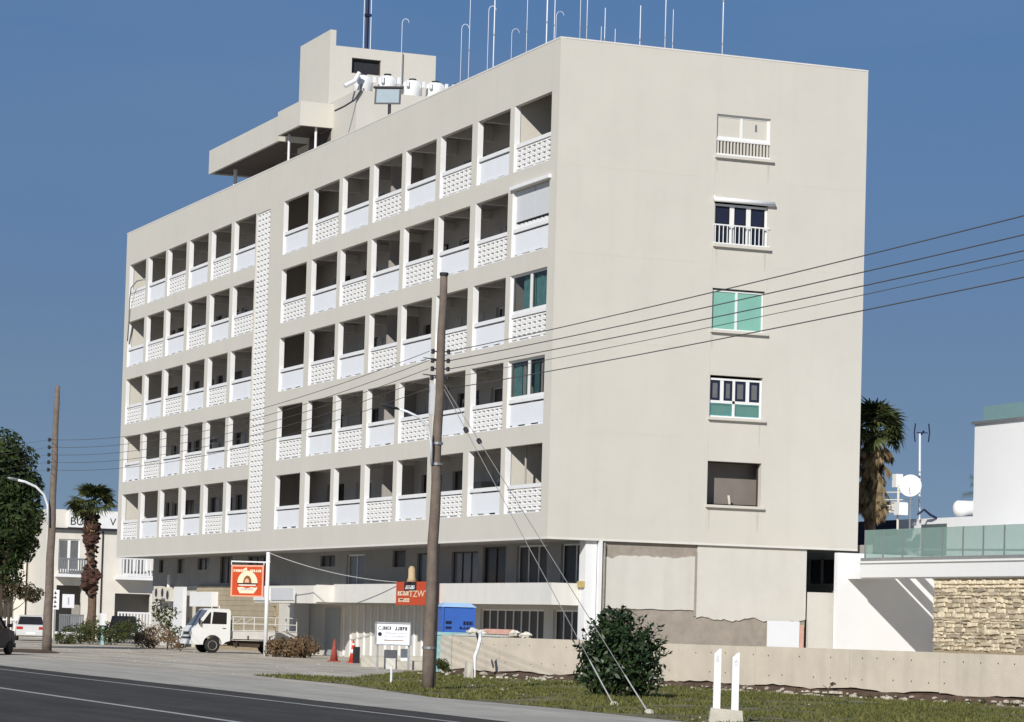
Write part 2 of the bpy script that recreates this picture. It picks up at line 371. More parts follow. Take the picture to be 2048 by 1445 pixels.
# ------------------------------------------------------------------ apartment building
BAYS = [(-59.8, -56.35), (-55.85, -52.37), (-51.93, -48.4), (-47.85, -44.4), (-43.83, -40.42), (-39.9, -36.4),
        (-32.1, -28.45), (-27.75, -24.2), (-23.75, -20.27), (-19.75, -16.27), (-15.82, -12.32), (-11.86, -8.45), (-7.89, -4.6), (-4.18, -.68)]
ROWS = [20.57-3.125*i for i in range(5)]
H0, H1, XL, WY = 4.66, 22.36, -60.6, 12.33
OH = 2.45
B = empty('apartment_building', (0, 0, 0), 'long beige six storey apartment building with rows of recessed balconies, raised over a ground floor', 'building')
holes = [(a, b, t-OH, t) for t in ROWS for a, b in BAYS]
holes.append((-36.25, -34.15, 5.6, 20.5))
build(holed((XL, 0), (H0, H1), holes, 0, .20, 'Y'), 'front_wall', M['plaster'], B)
SW = [(6.19, 8.36, 18.74, 20.24), (6.19, 8.34, 15.52, 17.12), (6.18, 8.30, 12.42, 13.93), (6.17, 8.29, 9.27, 10.79), (6.16, 8.32, 6.12, 7.69)]
build(holed((.2, WY), (H0, H1), SW, 0, -.3, 'X'), 'side_wall', M['plaster'], B)
build(MB().box(XL-.01, 0, -.012, .20, H1+.001, H1+.055), 'parapet_halo', M['bandhalo'], B)  # pale strip added to imitate the bright halo along the parapet edge
build(MB().box(-.30, .012, .201, WY, H1+.001, H1+.055), 'parapet_halo', M['bandhalo'], B)
build(MB().box(XL, -.001, -.010, -.001, H0, H0+.075), 'lower_edge_halo', M['bandhalo'], B)  # pale strip added as the bright halo along the lower edge
build(MB().box(.001, .010, .0, WY, H0, H0+.075), 'lower_edge_halo', M['bandhalo'], B)
build(MB().box(XL, XL+.3, .26, WY, H0, H1), 'end_wall', M['plaster'], B)
build(MB().box(XL+.3, -.3, WY-.3, WY, H0, H1), 'rear_wall', M['plaster'], B)
build(MB().box(XL+.3, -.3, .26, WY-.3, 21.3, 21.55), 'roof', M['grey'], B)
build(MB().box(XL+.3, -.3, .26, WY-.3, H0+.003, H0+.25), 'soffit_slab', M['grey'], B)
YB = 2.25
# thin joint lines between the windows on the side and faint storey joints
jm = MB()
for y in (6.12, 8.37):
    for (a, b) in ((H0+.02, 6.0), (7.75, 9.12), (10.85, 12.28), (14.0, 15.36), (17.35, 18.58)):
        jm.box(.001, .008, y-.012, y+.012, a, b)
build_each(jm, 'vertical_joint', M['plaster'], B)
jm = MB()
for z in (5.45, 8.5, 11.7, 14.8, 17.9):
    jm.box(.001, .0035, .3, 5.9, z, z+.010); jm.box(.001, .0035, 8.6, 12.2, z, z+.010)
build_each(jm, 'storey_joint', M['plaster'], B)
rp = random.Random(31)
for yw, z0 in ((6.22, 18.55), (8.3, 18.55), (6.3, 15.3), (8.25, 15.3), (6.2, 12.25), (8.2, 9.1), (6.25, 5.95), (8.2, 5.95)):
    L_ = rp.uniform(.5, 1.1); wd_ = rp.uniform(.03, .07)
    build(MB().add([(.003, yw-wd_, z0), (.003, yw+wd_, z0), (.003, yw+wd_*.3, z0-L_), (.003, yw-wd_*.2, z0-L_*.9)], [(0, 1, 2, 3)]), 'rust_run', M['patch'], B)
# storey slabs, back walls with door openings, beams
dh = []; rb = random.Random(11)
for ri, t in enumerate(ROWS):
    b = t-OH
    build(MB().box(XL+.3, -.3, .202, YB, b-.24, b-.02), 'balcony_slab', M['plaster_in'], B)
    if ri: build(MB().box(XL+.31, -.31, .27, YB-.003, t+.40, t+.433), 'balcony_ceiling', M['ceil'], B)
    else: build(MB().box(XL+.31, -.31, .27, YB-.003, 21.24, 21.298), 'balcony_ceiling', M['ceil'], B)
    for bi, (x0, x1) in enumerate(BAYS):
        k = (bi+ri) % 3
        if bi == 13 and ri in (1, 2, 3): continue
        if k == 0: dh.append((x0+1.5, x0+2.7, b-.02, b+2.1))
        elif k == 1: dh.append((x0+.7, x0+1.5, b-.02, b+2.1)); dh.append((x0+2.0, x0+3.1, b+.9, b+2.1))
        else: dh.append((x0+.4, x0+2.4, b-.02, b+2.1))
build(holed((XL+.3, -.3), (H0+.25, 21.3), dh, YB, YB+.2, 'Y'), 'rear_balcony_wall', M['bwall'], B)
for k, (a, b, c, d) in enumerate(dh):
    fr = MB(); y = YB+.12
    for q in ((a, a+.07, c, d), (b-.07, b, c, d), (a+.07, b-.07, d-.07, d), ((a+b)/2-.03, (a+b)/2+.03, c, d-.07), (a+.07, b-.07, c, c+.08)):
        fr.box(q[0], q[1], y, y+.05, q[2], q[3])
    o = build(fr, 'balcony_door' if c < d-1.5 else 'balcony_window', M['darkwood'] if k % 3 else M['frame'], B)
    build(MB().box(a+.07, b-.07, y+.012, y+.03, c+.08, d-.07), 'pane', M['brownglass'] if k % 2 else M['darkglass'], o)
for ri, t in enumerate(ROWS):      # pale door leaves at the back of the bays
    b = t-OH
    for bi, (x0, x1) in enumerate(BAYS):
        if (bi+ri) % 3 == 0 and 1 < bi < 13:
            for u in (x0+.25, x0+1.52+1.2): build(MB().box(u, u+.7, YB-.05, YB-.004, b, b+2.0), 'door_leaf', M['leafdoor'], B)
        if (bi*2+ri) % 5 == 1 and bi > 2: build(MB().box(x0+.2, x0+1.3, YB-.65, YB-.15, b, b+rb.choice((.9, 1.25, 1.5))), 'stored_cabinet', M['lowgrey' if bi % 2 else 'white'], B)
for t in ROWS:
    zc = t+3.125-OH-.24 if t < 20 else 21.3
    for i in range(13):
        x = (BAYS[i][1]+BAYS[i+1][0])/2 if i != 5 else -36.3
        build(MB().box(x-.11, x+.11, .202, YB-.002, t+.06, zc), 'ceiling_beam', M['beam'], B)
    b = t-OH
    # partitions: by the near corner and around the stair
    build(MB().box(XL+.302, -59.81, .202, YB-.002, b-.02, t+.40 if t < 20 else 21.24), 'partition', M['plaster'], B)
    build(MB().box(-4.43, -4.19, .202, YB-.002, b-.02, t+.10 if t < 20 else 21.3), 'partition', M['plaster'], B)
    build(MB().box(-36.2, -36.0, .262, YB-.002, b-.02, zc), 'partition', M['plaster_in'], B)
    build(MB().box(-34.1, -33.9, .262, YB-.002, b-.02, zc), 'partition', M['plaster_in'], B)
    build(MB().box(-20.12, -19.95, .9, YB-.002, b-.02, zc), 'partition', M['plaster_in'], B)

for t in ROWS:
    b = t-OH
    for x0, x1 in BAYS:
        ln = MB().box(x0+.001, x0+.03, .012, .22, b+.001, t-.001).box(x0+.03, x1-.001, .012, .22, b+.001, b+.025)
        build(ln, 'sunlit_reveal_lining', M['white'], B)  # white lining added to carry the sun's brightness on jamb and ledge
# perforated blocks
def block_mesh(w, h):
    mb = MB(); d = .10
    o = [(0, 0), (w, 0), (w, h), (0, h)]
    i = [(w*.38, h*.22), (w*.62, h*.22), (w*.80, h*.66), (w*.20, h*.66)]
    vs = [(x, 0, z) for x, z in o]+[(x, 0, z) for x, z in i]+[(x, d, z) for x, z in o]+[(x, d, z) for x, z in i]
    fs = []
    for k in range(4):
        n = (k+1) % 4
        fs += [(k, n, 4+n, 4+k), (8+n, 8+k, 12+k, 12+n), (4+k, 4+n, 12+n, 12+k), (n, k, 8+k, 8+n)]
    mb.add(vs, fs)
    # projecting lip over the hole, which throws the small scalloped shade
    mb.box(w*.12, w*.88, -.022, 0, h*.70, h*.90)
    return mb
def bm_to_mesh(mb, name, m):
    me = bpy.data.meshes.new(name); me.from_pydata([tuple(p) for p in mb.v], [], mb.f); me.update(); me.materials.append(m); return me
stuff_blocks = MB(); nblocks = 0
NEAR = set()
bm_cache = {}
near_order = [(13, 4), (13, 2), (13, 0), (12, 3), (12, 1), (11, 4), (11, 2), (11, 0), (10, 3), (10, 1)]
for ri, t in enumerate(ROWS):
    b = t-OH
    for bi, (x0, x1) in enumerate(BAYS):
        screen = (bi % 2 == ri % 2) if bi < 6 else ((bi+ri) % 2 == 1)
        if screen:
            o = build(MB().box(x0, x1, .07, .24, b+.90, b+1.04), 'coping', M['white'], B)
            fr = MB(); fr.box(x0, x0+.10, .10, .20, b+.10, b+.86); fr.box(x1-.10, x1, .10, .20, b+.10, b+.86)
            for q in (.18, .5, .82): fr.box(x0+(x1-x0)*q-.1, x0+(x1-x0)*q+.1, .11, .19, b, b+.10)
            sc = build(MB().box(x0+.03, x1-.001, .21, .24, b+.03, b+.10), 'screen_base', M['block'], B)
            build_each(fr, 'screen_support', M['block'], sc)
            nc, nr = 7, 4; w = (x1-x0-.2)/nc; h = .76/nr
            if (bi, ri) in near_order:
                key = round(w, 3)
                if key not in bm_cache: bm_cache[key] = bm_to_mesh(block_mesh(w-.008, h-.008), 'screen_block', M['block'])
                for c in range(nc):
                    for r in range(nr):
                        q = build(None, 'screen_block', None, sc, mesh=bm_cache[key]); q.location = (x0+.1+c*w+.004, .10, b+.10+r*h+.004)
            else:
                mm = block_mesh(w-.008, h-.008)
                for c in range(nc):
                    for r in range(nr):
                        stuff_blocks.add(mm.v, mm.f, Matrix.Translation((x0+.1+c*w+.004, .10, b+.10+r*h+.004)))
        else:
            build(MB().box(x0, x1, .05, .24, b+.90, b+1.04), 'coping', M['white'], B)
            pm = MB().box(x0+.02, x1-.02, .12, .20, b+.10, b+.85)
            for q in (.15, .5, .85): pm.box(x0+(x1-x0)*q-.25, x0+(x1-x0)*q+.25, .13, .19, b, b+.10)
            build(pm, 'balcony_panel', M['panel'], B)
mm = block_mesh(.52, .236)
for c in range(4):
    for r in range(62):
        stuff_blocks.add(mm.v, mm.f, Matrix.Translation((-36.23+c*.525, .05, 5.61+r*.24)))
tag(build(stuff_blocks, 'screen_blocks', M['block'], B), None, None, None, 'stuff')

# near column special fillings
x0, x1 = BAYS[13]
def bay_window(t, cur, name='glazed_window'):
    b = t-OH+1.04; fr = MB(); y = .10
    xm = x0+(x1-x0)*.52
    for q in ((x0, x0+.09, b, t), (x1-.09, x1, b, t), (xm-.10, xm+.10, b+.1, t-.08), (x0+.09, x1-.09, t-.08, t), (x0+.09, x1-.09, b, b+.1)):
        fr.box(q[0], q[1], y, y+.06, q[2], q[3])
    o = build(fr, name, M['frame'], B)
    build(MB().box(x0+.09, xm-.1, y+.02, y+.03, b+.1, t-.08), 'pane', M['cglass'], o)
    build(MB().box(xm+.1, x1-.09, y+.02, y+.03, b+.1, t-.08), 'pane', M['cglass'], o)
    for (a, c, cc) in cur:
        cu = MB(); N = int((c-a)/.035); vs = []
        for i in range(N+1):
            x = a+(c-a)*i/N; yy = y+.16+.03*math.sin(i*1.15)+.012*math.sin(i*.37)
            vs += [(x, yy, b+.02), (x, yy, t-.05)]
        cu.add(vs, [(2*i, 2*i+2, 2*i+3, 2*i+1) for i in range(N)])
        build(cu, 'curtain', M[cc], o, smooth=True)
M['cglass'] = glass('clear_glass', (.05, .06, .07), .15, .04)
bay_window(ROWS[2], [(x0+.75, x0+1.35, 'tealm'), (x0+1.4, x0+1.85, 'tealm'), (x0+1.95, x0+2.6, 'tealm'), (x0+2.65, x1-.2, 'tealm')])
bay_window(ROWS[3], [(x0+.1, x0+.75, 'tealm'), (x0+.9, x0+1.15, 'sack'), (x0+1.2, x0+1.7, 'teald'), (x0+2.0, x0+2.5, 'teald'), (x0+2.6, x0+2.8, 'sack'), (x0+2.85, x1-.1, 'teald')])
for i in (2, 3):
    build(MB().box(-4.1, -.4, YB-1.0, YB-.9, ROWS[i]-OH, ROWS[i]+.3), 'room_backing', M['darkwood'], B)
# closed shutter
t = ROWS[1]; b = t-OH+1.04
xm = (x0+x1)/2+.1
build(MB().box(x0+.02, xm-.02, .15, .19, b+.26, t-.02), 'shutter_leaf', M['shutter'], B)
build(MB().box(xm+.02, x1-.02, .15, .19, b+.26, t-.02), 'shutter_leaf', M['shutter'], B)
build(MB().box(x0, x1, .22, .24, b, t), 'shutter_backing', M['darkwood'], B)
sc = MB()
for i in range(9):
    u = x0+.05+i*(x1-x0-.1)/9
    sc.prism([(u, b), (u+.36, b), (u+.36, b+.08), (u+.27, b+.16), (u+.09, b+.16), (u, b+.08)], .14, .18)
build(sc, 'scalloped_trim', M['frame'], B)
build(MB().box(x0-.05, x1+.15, -.12, .0-.001, t+.02, t+.14), 'shutter_hood', M['white'], B)
# odds on the balconies
AC = []
def ac(parent, x, y, z, rz=0):
    o = build(MB().box(x-.4, x+.4, y-.15, y+.15, z, z+.55), 'air_conditioner', M['white'], parent)
    build(MB().lathe([(.02, 0), (.22, .002), (.22, .012), (.02, .014)], 14, Matrix.Translation((x-.08, y-.165, z+.28)) @ Matrix.Rotation(R(90), 4, 'X')), 'fan_grille', M['dark'], o)
for (bi, ri, dz) in ((12, 2, 1.35), (12, 1, 1.3), (11, 1, .9), (9, 0, 1.3), (12, 3, 1.2), (9, 2, 1.4), (9, 1, 1.45), (11, 2, 1.0), (10, 1, 1.1), (8, 2, 1.0), (2, 3, 1.2), (11, 4, 1.0), (10, 3, 1.2), (3, 1, 1.3)):
    xx = BAYS[bi][0]+2.6; ac(B, xx, YB-.2, ROWS[ri]-OH+dz)
cm = MB().tube([(-3.4, .5, ROWS[4]-OH), (-3.4, .5, ROWS[4]+.3)], .04, 6); build(cm, 'conduit', M['plaster_in'], B)

# side windows
def rect_frame(mb, y0, y1, z0, z1, w, xa, xb):
    mb.box(xa, xb, y0, y0+w, z0, z1); mb.box(xa, xb, y1-w, y1, z0, z1)
    mb.box(xa, xb, y0+w, y1-w, z1-w, z1); mb.box(xa, xb, y0+w, y1-w, z0, z0+w)
def side_sill(i, parent):
    y0, y1, z0, z1 = SW[i]; build(MB().box(.001, .13, y0-.06, y1+.1, z0-.1, z0-.002), 'sill', M['plaster'], parent)
# W1 white slider with closed white shutters and balusters
for i in range(5):
    y0, y1, z0, z1 = SW[i]; xa, xb = -.17, -.10
    fr = MB(); m = M['frame']
    if i == 0:
        rect_frame(fr, y0, y1, z0+.62, z1, .09, xa, xb); ym = y0+(y1-y0)*.48; fr.box(xa, xb, ym-.05, ym+.05, z0+.71, z1-.09)
        o = build(fr, 'window', m, B); side_sill(i, o)
        for (a, b) in ((y0+.09, ym-.05), (ym+.05, y1-.09)):
            s = build(MB().box(-.15, -.12, a, b, z0+.71, z1-.09), 'shutter_panel', M['plaster'], o)
        build(MB().box(-.118, -.10, ym+.55, ym+.62, z0+1.0, z0+1.25), 'handle', M['metal'], o)
        rl = MB(); rl.box(-.10, -.02, y0, y1, z0+.54, z0+.62); rl.box(-.10, -.02, y0, y1, z0, z0+.08)
        build(rl, 'rail', m, o); rl = MB()
        for k in range(16):
            yy = y0+.09+k*(y1-y0-.18)/15; rl.box(-.09, -.04, yy-.03, yy+.03, z0+.08, z0+.54)
        build_each(rl, 'baluster', M['plaster'], o)
        build(MB().box(-.2, -.18, y0, y1, z0, z0+.62), 'backing', M['rough_concrete'], o)
    elif i == 1:
        rect_frame(fr, y0, y1, z0, z1-.12, .08, xa, xb)
        for q in (.345, .655): yy = y0+(y1-y0)*q; fr.box(xa, xb, yy-.09, yy+.09, z0+.08, z1-.2)
        o = build(fr, 'window', m, B); side_sill(i, o)
        for (a, b) in ((0, .345), (.345, .655), (.655, 1)):
            ya = y0+(y1-y0)*a+.09; yb = y0+(y1-y0)*b-.09
            build(MB().box(-.16, -.13, ya, yb, z0+.08, z1-.2), 'pane', M['blueglass'], o)
            gr = MB(); rect_frame(gr, ya, yb, z0+.72, z1-.2, .06, -.128, -.12); build(gr, 'sash', M['darkglass'], o)
        rl = MB(); rl.box(.0, .04, y0-.03, y1+.08, z0+.68, z0+.73); rl.box(0, .04, y0-.03, y1+.08, z0+.02, z0+.06)
        r_ = build(rl, 'window_railing', m, B)
        for k in range(14):
            yy = y0+.03+k*(y1-y0)/13.4; build(MB().box(.008, .032, yy-.014, yy+.014, z0+.06, z0+.68), 'bar', m, r_)
        build(MB().tube([(.10, y0-.08, z1+.0), (.10, y1+.2, z1+.0)], .085, 10), 'rolled_awning', M['white'], o, smooth=True)
        build(MB().box(.001, .03, y0-.06, y0-.0, z1-.1, z1+.15), 'awning_bracket', m, o)
    elif i == 2:
        rect_frame(fr, y0, y1-.02, z0, z1-.05, .06, xa, xb); ym = y0+(y1-y0)*.48; fr.box(xa, xb, ym-.045, ym+.045, z0+.06, z1-.11)
        o = build(fr, 'window', m, B); side_sill(i, o)
        for (a, b) in ((y0+.06, ym-.045), (ym+.045, y1-.08)):
            build(MB().box(-.16, -.13, a, b, z0+.06, z1-.11), 'pane', M['teal'], o)
    elif i == 3:
        rect_frame(fr, y0, y1, z0, z1-.1, .07, xa, xb); ym = (y0+y1)/2-.05
        fr.box(xa, xb, ym-.05, ym+.05, z0+.07, z1-.17); fr.box(xa+.01, xb, y0+.07, y1-.07, z0+.52, z0+.62)
        q1 = (y0+ym)/2+.03; q2 = (y1+ym)/2; fr.box(xa+.01, xb-.01, q1-.07, q1+.07, z0+.62, z1-.17); fr.box(xa+.01, xb-.01, q2-.07, q2+.07, z0+.62, z1-.17)
        o = build(fr, 'window', m, B); side_sill(i, o)
        for (a, b) in ((y0+.07, q1-.07), (q1+.07, ym-.05), (ym+.05, q2-.07), (q2+.07, y1-.07)):
            build(MB().box(-.16, -.14, a, b, z0+.62, z1-.17), 'pane', M['greyglass'], o)
            gr = MB(); rect_frame(gr, a, b, z0+.62, z1-.17, .09, -.138, -.12); build(gr, 'sash', M['blueglass'], o)
        for (a, b) in ((y0+.07, ym-.05), (ym+.05, y1-.07)):
            build(MB().box(-.16, -.14, a, b, z0+.07, z0+.52), 'pane', M['teal2'], o)
            gr = MB(); rect_frame(gr, a, b, z0+.07, z0+.52, .05, -.138, -.12); build(gr, 'sash', M['teald'], o)
    else:
        fr.box(-.29, -.24, y0, y1, z0, z0+.05)
        rect_frame(fr, y0, y1, z0, z1, .05, -.29, -.24)
        o = build(fr, 'open_window', M['darkwood'], B); side_sill(i, o)
        build(MB().box(-.80, -.75, y0-.8, y1+.8, z0-.5, z1+.5), 'inner_wall', M['boarded'], o)
        build(MB().tube([(-.4, y0+1.12, z0), (-.4, y0+1.06, z0+.38)], .045, 6), 'pipe_end', M['sack'], o)

# lower storeys under the overhang
LH = [(-59.1, -58.2, 3.9, 4.6), (-55.4, -54.0, 3.85, 4.6), (-51.5, -49.3, 4.0, 4.6), (-47.4, -45.2, 3.3, 4.64), (-42.6, -39.0, 3.4, 4.6),
      (-31.3, -29.2, 4.0, 4.5), (-27.6, -25.2, 3.2, 4.5), (-21.6, -20.0, 3.9, 4.6), (-18.6, -16.6, 3.2, 4.45), (-14.6, -11.7, 3.2, 4.45), (-11.2, -8.8, 3.2, 4.6), (-7.7, -4.75, 3.2, 4.6), (-3.45, -.95, 3.2, 4.6),
      (-36.0, -33.2, .02, 2.22), (-30.2, -28.2, .02, 2.15), (-11.3, -4.9, .4, 2.2), (-4.0, -.95, .4, 2.2)]
Y2 = 2.0
build(holed((XL+.3, -.15), (0, 3.16), [(a, b, c, min(d, 3.16)) for a, b, c, d in LH if c < 3.16], Y2, Y2+.22, 'Y'), 'ground_floor_wall', M['lower'], B)
build(holed((XL+.3, -.15), (3.162, H0), [(a, b, c, d) for a, b, c, d in LH if c > 3.16], Y2+.002, Y2+.22, 'Y'), 'mezzanine_wall', M['lowgrey'], B)  # upper wall coloured darker to paint in the shade below the overhang
build(holed((Y2+.22, 10.3), (0, H0), [], -.15, -.4, 'X'), 'lower_side_wall', M['rough_concrete'], B)
build(MB().box(XL+.3, XL+.5, Y2+.22, 10.3, 0, H0), 'lower_end_wall', M['lower'], B)
build(MB().box(XL+.5, -.4, 10.05, 10.3, 0, H0), 'lower_rear_wall', M['grey'], B)
for k, (a, b, c, d) in enumerate(LH):
    gm = {4: 'darkglass', 6: 'greyglass', 8: 'greyglass', 9: 'greyglass', 14: 'turqdoor'}.get(k, 'brownglass' if k % 2 else 'darkglass')
    if k == 14:
        build(MB().box(a, b, Y2-.05, Y2+.1, c, d), 'grey_door', M['doorgrey'], B); continue
    if k == 13: continue
    fr = MB(); w = .06
    fr.box(a, a+w, Y2+.1, Y2+.16, c, d); fr.box(b-w, b, Y2+.1, Y2+.16, c, d); fr.box(a+w, b-w, Y2+.1, Y2+.16, d-w, d)
    n = max(1, round((b-a)/1.1))
    if k >= 15: n = round((b-a)/.8)
    for i in range(1, n):
        u = a+(b-a)*i/n; fr.box(u-.04, u+.04, Y2+.09, Y2+.15, c, d-w)
    o = build(fr, 'lower_window', M['frame'] if k in (11, 12, 15, 16, 6) else M['darkwood'], B)
    for i in range(n):
        u0 = a+(b-a)*i/n+.04; u1 = a+(b-a)*(i+1)/n-.04
        build(MB().box(u0, u1, Y2+.12, Y2+.14, c, d-w), 'pane', M[gm], o)
# mezzanine shade sits in the darker grey of its wall colour
# tan block facing and white patches on the front wall
tb = empty('tan_block_wall', (-44, 1.9, 0), 'tan block work facing wall behind the truck under the overhang', 'wall')
rt = random.Random(5)
tn = bm_to_mesh(MB().box(0, .575, 0, .10, 0, .235), 'wall_block', M['tan'])
for r in range(12):
    for c in range(24):
        x = -50.9+c*.60+(.3 if r % 2 else 0)-.3
        if x < -51.1 or x > -37.8: continue
        q = build(None, 'wall_block', None, tb, mesh=tn); q.location = (x+44, rt.uniform(0, .02)-.07, .22+r*.245)
build(MB().box(-51.2, -37.3, 1.90, 1.985, 0, 3.16), 'mortar_backing', M['mortar'], tb)
tag(build(MB().box(-51.0, -47.0, 1.5, 1.85, 2.1, 2.85), 'meter_box', M['white']), 'long white box mounted on the tan block wall above the truck cab', 'box')
# door hood, columns
build(MB().box(-33.1, -32.55, 1.2, 1.98, 0, 2.3), 'column', M['white'], B)
build(MB().box(-.7, -.16, 1.55, 1.98, 0, H0-.002), 'corner_column', M['white'], B)
rbm = MB()
for i in range(17): rbm.box(-27.6+i*.9, -27.52+i*.9, 1.93, 1.997, .05, 2.25)
build_each(rbm, 'shopfront_rib', M['white'], B)
# parapet bands
bd = MB(); bd.box(-24.8, -.66, .5, .64, 2.36, 3.14); bd.box(-.80, -.66, .64, 1.54, 2.36, 3.14)
build(bd, 'mezzanine_parapet', M['bandhalo'], B)
build(MB().box(-24.8, -.80, .64, 1.99, 2.36, 2.5), 'mezzanine_slab', M['grey'], B)
bd = MB(); bd.box(-33.4, -24.8, -.4, -.26, 2.30, 3.06); bd.box(-24.94, -24.8, -.26, .5, 2.36, 3.10); bd.box(-33.4, -24.94, -.26, 1.99, 2.30, 2.42)
build(bd, 'canopy_band', M['bandhalo'], B)
build(MB().box(-33.4, -31.0, -.46, -.402, 2.4, 2.98), 'canopy_panel', M['panel'], B)
build(MB().box(-30.8, -27.5, -.44, -.402, 2.42, 2.96), 'canopy_panel', M['shutter'], B)
# side plaster panels over rough concrete, ragged edges
def ragged(y0, y1, z0, z1, top=.0, bot=.0, seed=1, x=-.148, th=.05, tl=0):
    r = random.Random(seed); N = int((y1-y0)/.12)
    zt = []; zb = []; a = b = 0
    for i in range(N+1):
        a = a*.7+r.uniform(-1, 1)*top; b = b*.7+r.uniform(-1, 1)*bot; zt.append(z1+a-tl*i/N); zb.append(z0+b)
    mb = MB(); vs = []
    for i in range(N+1):
        y = y0+(y1-y0)*i/N; vs += [(x+th, y, zb[i]), (x+th, y, zt[i]), (x, y, zb[i]), (x, y, zt[i])]
    for i in range(N):
        k = 4*i; mb.f += [(k, k+4, k+5, k+1), (k+1, k+5, k+7, k+3), (k+2, k, k+4, k+6)[::1]]
    k = 4*N; mb.f += [(0, 1, 3, 2), (k, k+2, k+3, k+1)]
    mb.v = [Vector(p) for p in vs]; return mb
build(ragged(2.12, 5.80, 2.30, 4.13, .06, .012, 3), 'plaster_panel', M['lower'], B)
build(ragged(5.90, 10.30, 2.02, 4.655, 0, .05, 5), 'plaster_panel', M['lower'], B)
build(MB().box(-.147, -.10, 5.80, 5.90, 2.1, 4.4), 'joint_strip', M['rough_concrete'], B)
build(MB().box(-.16, .02, 2.0, 2.12, 0, H0-.002), 'edge_strip', M['white'], B)
build(MB().tube([(-.02, 2.22, .5), (-.02, 2.22, 4.6)], .04, 6), 'drain_pipe', M['rough_concrete'], B)
build(MB().box(-.6, -.15, 1.45, 1.548, 3.0, 3.22), 'junction_box', M['yellow'], B)
tag(build(MB().box(.0, .04, 8.7, 10.0, .6, 2.02), 'leaning_board', M['panel']), 'plain white board leaning on the bare concrete side wall', 'board')
tag(build(ragged(10.35, 11.35, 0, 3.1, .0, .0, 9, x=-.1, th=.16), 'pier', M['lower']), 'short beige rendered pier at the end of the side wall', 'wall pier')
tag(build(MB().box(10.0/10-1.2, -.0, 9.98, 10.2, 0, 1.9), 'brown_post', M['pinkwood']), 'brown timber post between white board and beige pier', 'post')
dr = MB().box(-6.0, .3, 12.6, 12.8, 0, 4.9)
rw = empty('passage_wall', (-3, 12.6, 0), 'dark shaded passage wall with a two pane window under the overhang', 'wall')
build(dr, 'wall', M['grey'], rw)
fr = MB()
for q in ((-4.1, -4.0), (-3.12, -3.0), (-2.1, -2.0)): fr.box(q[0], q[1], 12.5, 12.597, 3.4, 4.45)
fr.box(-4.0, -2.1, 12.5, 12.597, 4.38, 4.45); fr.box(-4.0, -2.1, 12.5, 12.597, 3.4, 3.48)
fo = build(fr, 'window', M['grey'], rw)
build(MB().box(-4.0, -3.12, 12.55, 12.596, 3.48, 4.38), 'pane', M['darkglass'], fo); build(MB().box(-3.0, -2.1, 12.55, 12.596, 3.48, 4.38), 'pane', M['darkglass'], fo)
tag(build(MB().tube([(-1.85, 12.4, 0), (-1.85, 12.4, 3.2)], .07, 8), 'downpipe', M['metal']), 'grey downpipe in the dark passage beside the white house', 'pipe')

# roof: lift tower, canopies, tanks
T = empty('roof_tower', (-40, 4, 21.55), 'tall beige lift tower on the roof with a black opening and raised fin', 'tower')
tw = holed((4.3, 9.45), (21.55, 29.28), [(5.13, 6.62, 28.03, 28.78)], -38.3, -38.6, 'X')
tw.box(-43.0, -38.6, 9.2, 9.45, 21.55, 29.28); tw.box(-43.0, -42.7, 4.3, 9.2, 21.55, 29.28)
build(tw, 'wall', M['plaster'], T)
build(MB().box(-43.0, -38.3, 4.0, 4.298, 21.55, 30.03), 'front_fin', M['plaster'], T)
build(MB().box(-42.7, -38.6, 4.3, 9.2, 29.0, 29.2), 'roof', M['plaster'], T)
of = MB(); rect_frame(of, 5.13, 6.62, 28.03, 28.78, .06, -38.5, -38.42); o = build(of, 'opening_frame', M['darkwood'], T)
build(MB().box(-38.56, -38.52, 5.13, 6.62, 28.03, 28.78), 'dark_pane', M['dark'], T)
build(MB().tube([(-38.22, 7.66, 21.6), (-38.22, 7.66, 29.25)], .05, 8), 'downpipe', M['plaster_in'], T)
c1 = empty('roof_canopy', (-47, 2.3, 21.55), 'longer lower roof canopy at the far left of the roof', 'canopy', 'flat canopies on the roof')
cb = MB(); cb.box(-52.9, -40.7, 2.3, 2.45, 24.82, 26.06); cb.box(-40.85, -40.7, 2.45, 6, 24.82, 26.06); cb.box(-52.9, -52.75, 2.45, 6, 24.82, 26.06); cb.box(-52.75, -40.85, 2.45, 6, 25.0, 25.2)
build(cb, 'fascia', M['plaster'], c1)
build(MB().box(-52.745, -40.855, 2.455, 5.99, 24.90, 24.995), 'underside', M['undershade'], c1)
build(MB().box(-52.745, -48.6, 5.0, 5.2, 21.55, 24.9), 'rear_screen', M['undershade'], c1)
build(MB().box(-48.5, -41.2, 4.6, 5.9, 21.55, 24.98), 'core_wall', M['plaster'], c1)
build(MB().tube([(-51.0, 3.2, 21.55), (-51.0, 3.2, 25)], .1, 8), 'post', M['white'], c1)
c2 = empty('roof_canopy', (-37, 1.6, 21.55), 'shorter roof canopy tucked against the lift tower, in front of the long canopy', 'canopy', 'flat canopies on the roof')
cb = MB(); cb.box(-39.95, -36.4, 2.0, 2.15, 24.92, 26.08); cb.box(-36.55, -36.4, 2.15, 4.62, 24.92, 26.08); cb.box(-39.95, -39.8, 2.15, 3.99, 24.92, 26.08); cb.box(-39.8, -36.55, 2.15, 3.99, 25.02, 25.2)
build(cb, 'fascia', M['plaster'], c2)
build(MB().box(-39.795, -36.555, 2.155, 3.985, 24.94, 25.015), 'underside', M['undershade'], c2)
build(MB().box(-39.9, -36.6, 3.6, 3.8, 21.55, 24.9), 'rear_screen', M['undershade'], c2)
for x, y in ((-36.7, 2.9), (-39.3, 2.4)): build(MB().tube([(x, y, 21.55), (x, y, 25.02)], .06, 8), 'post', M['white'], c2)
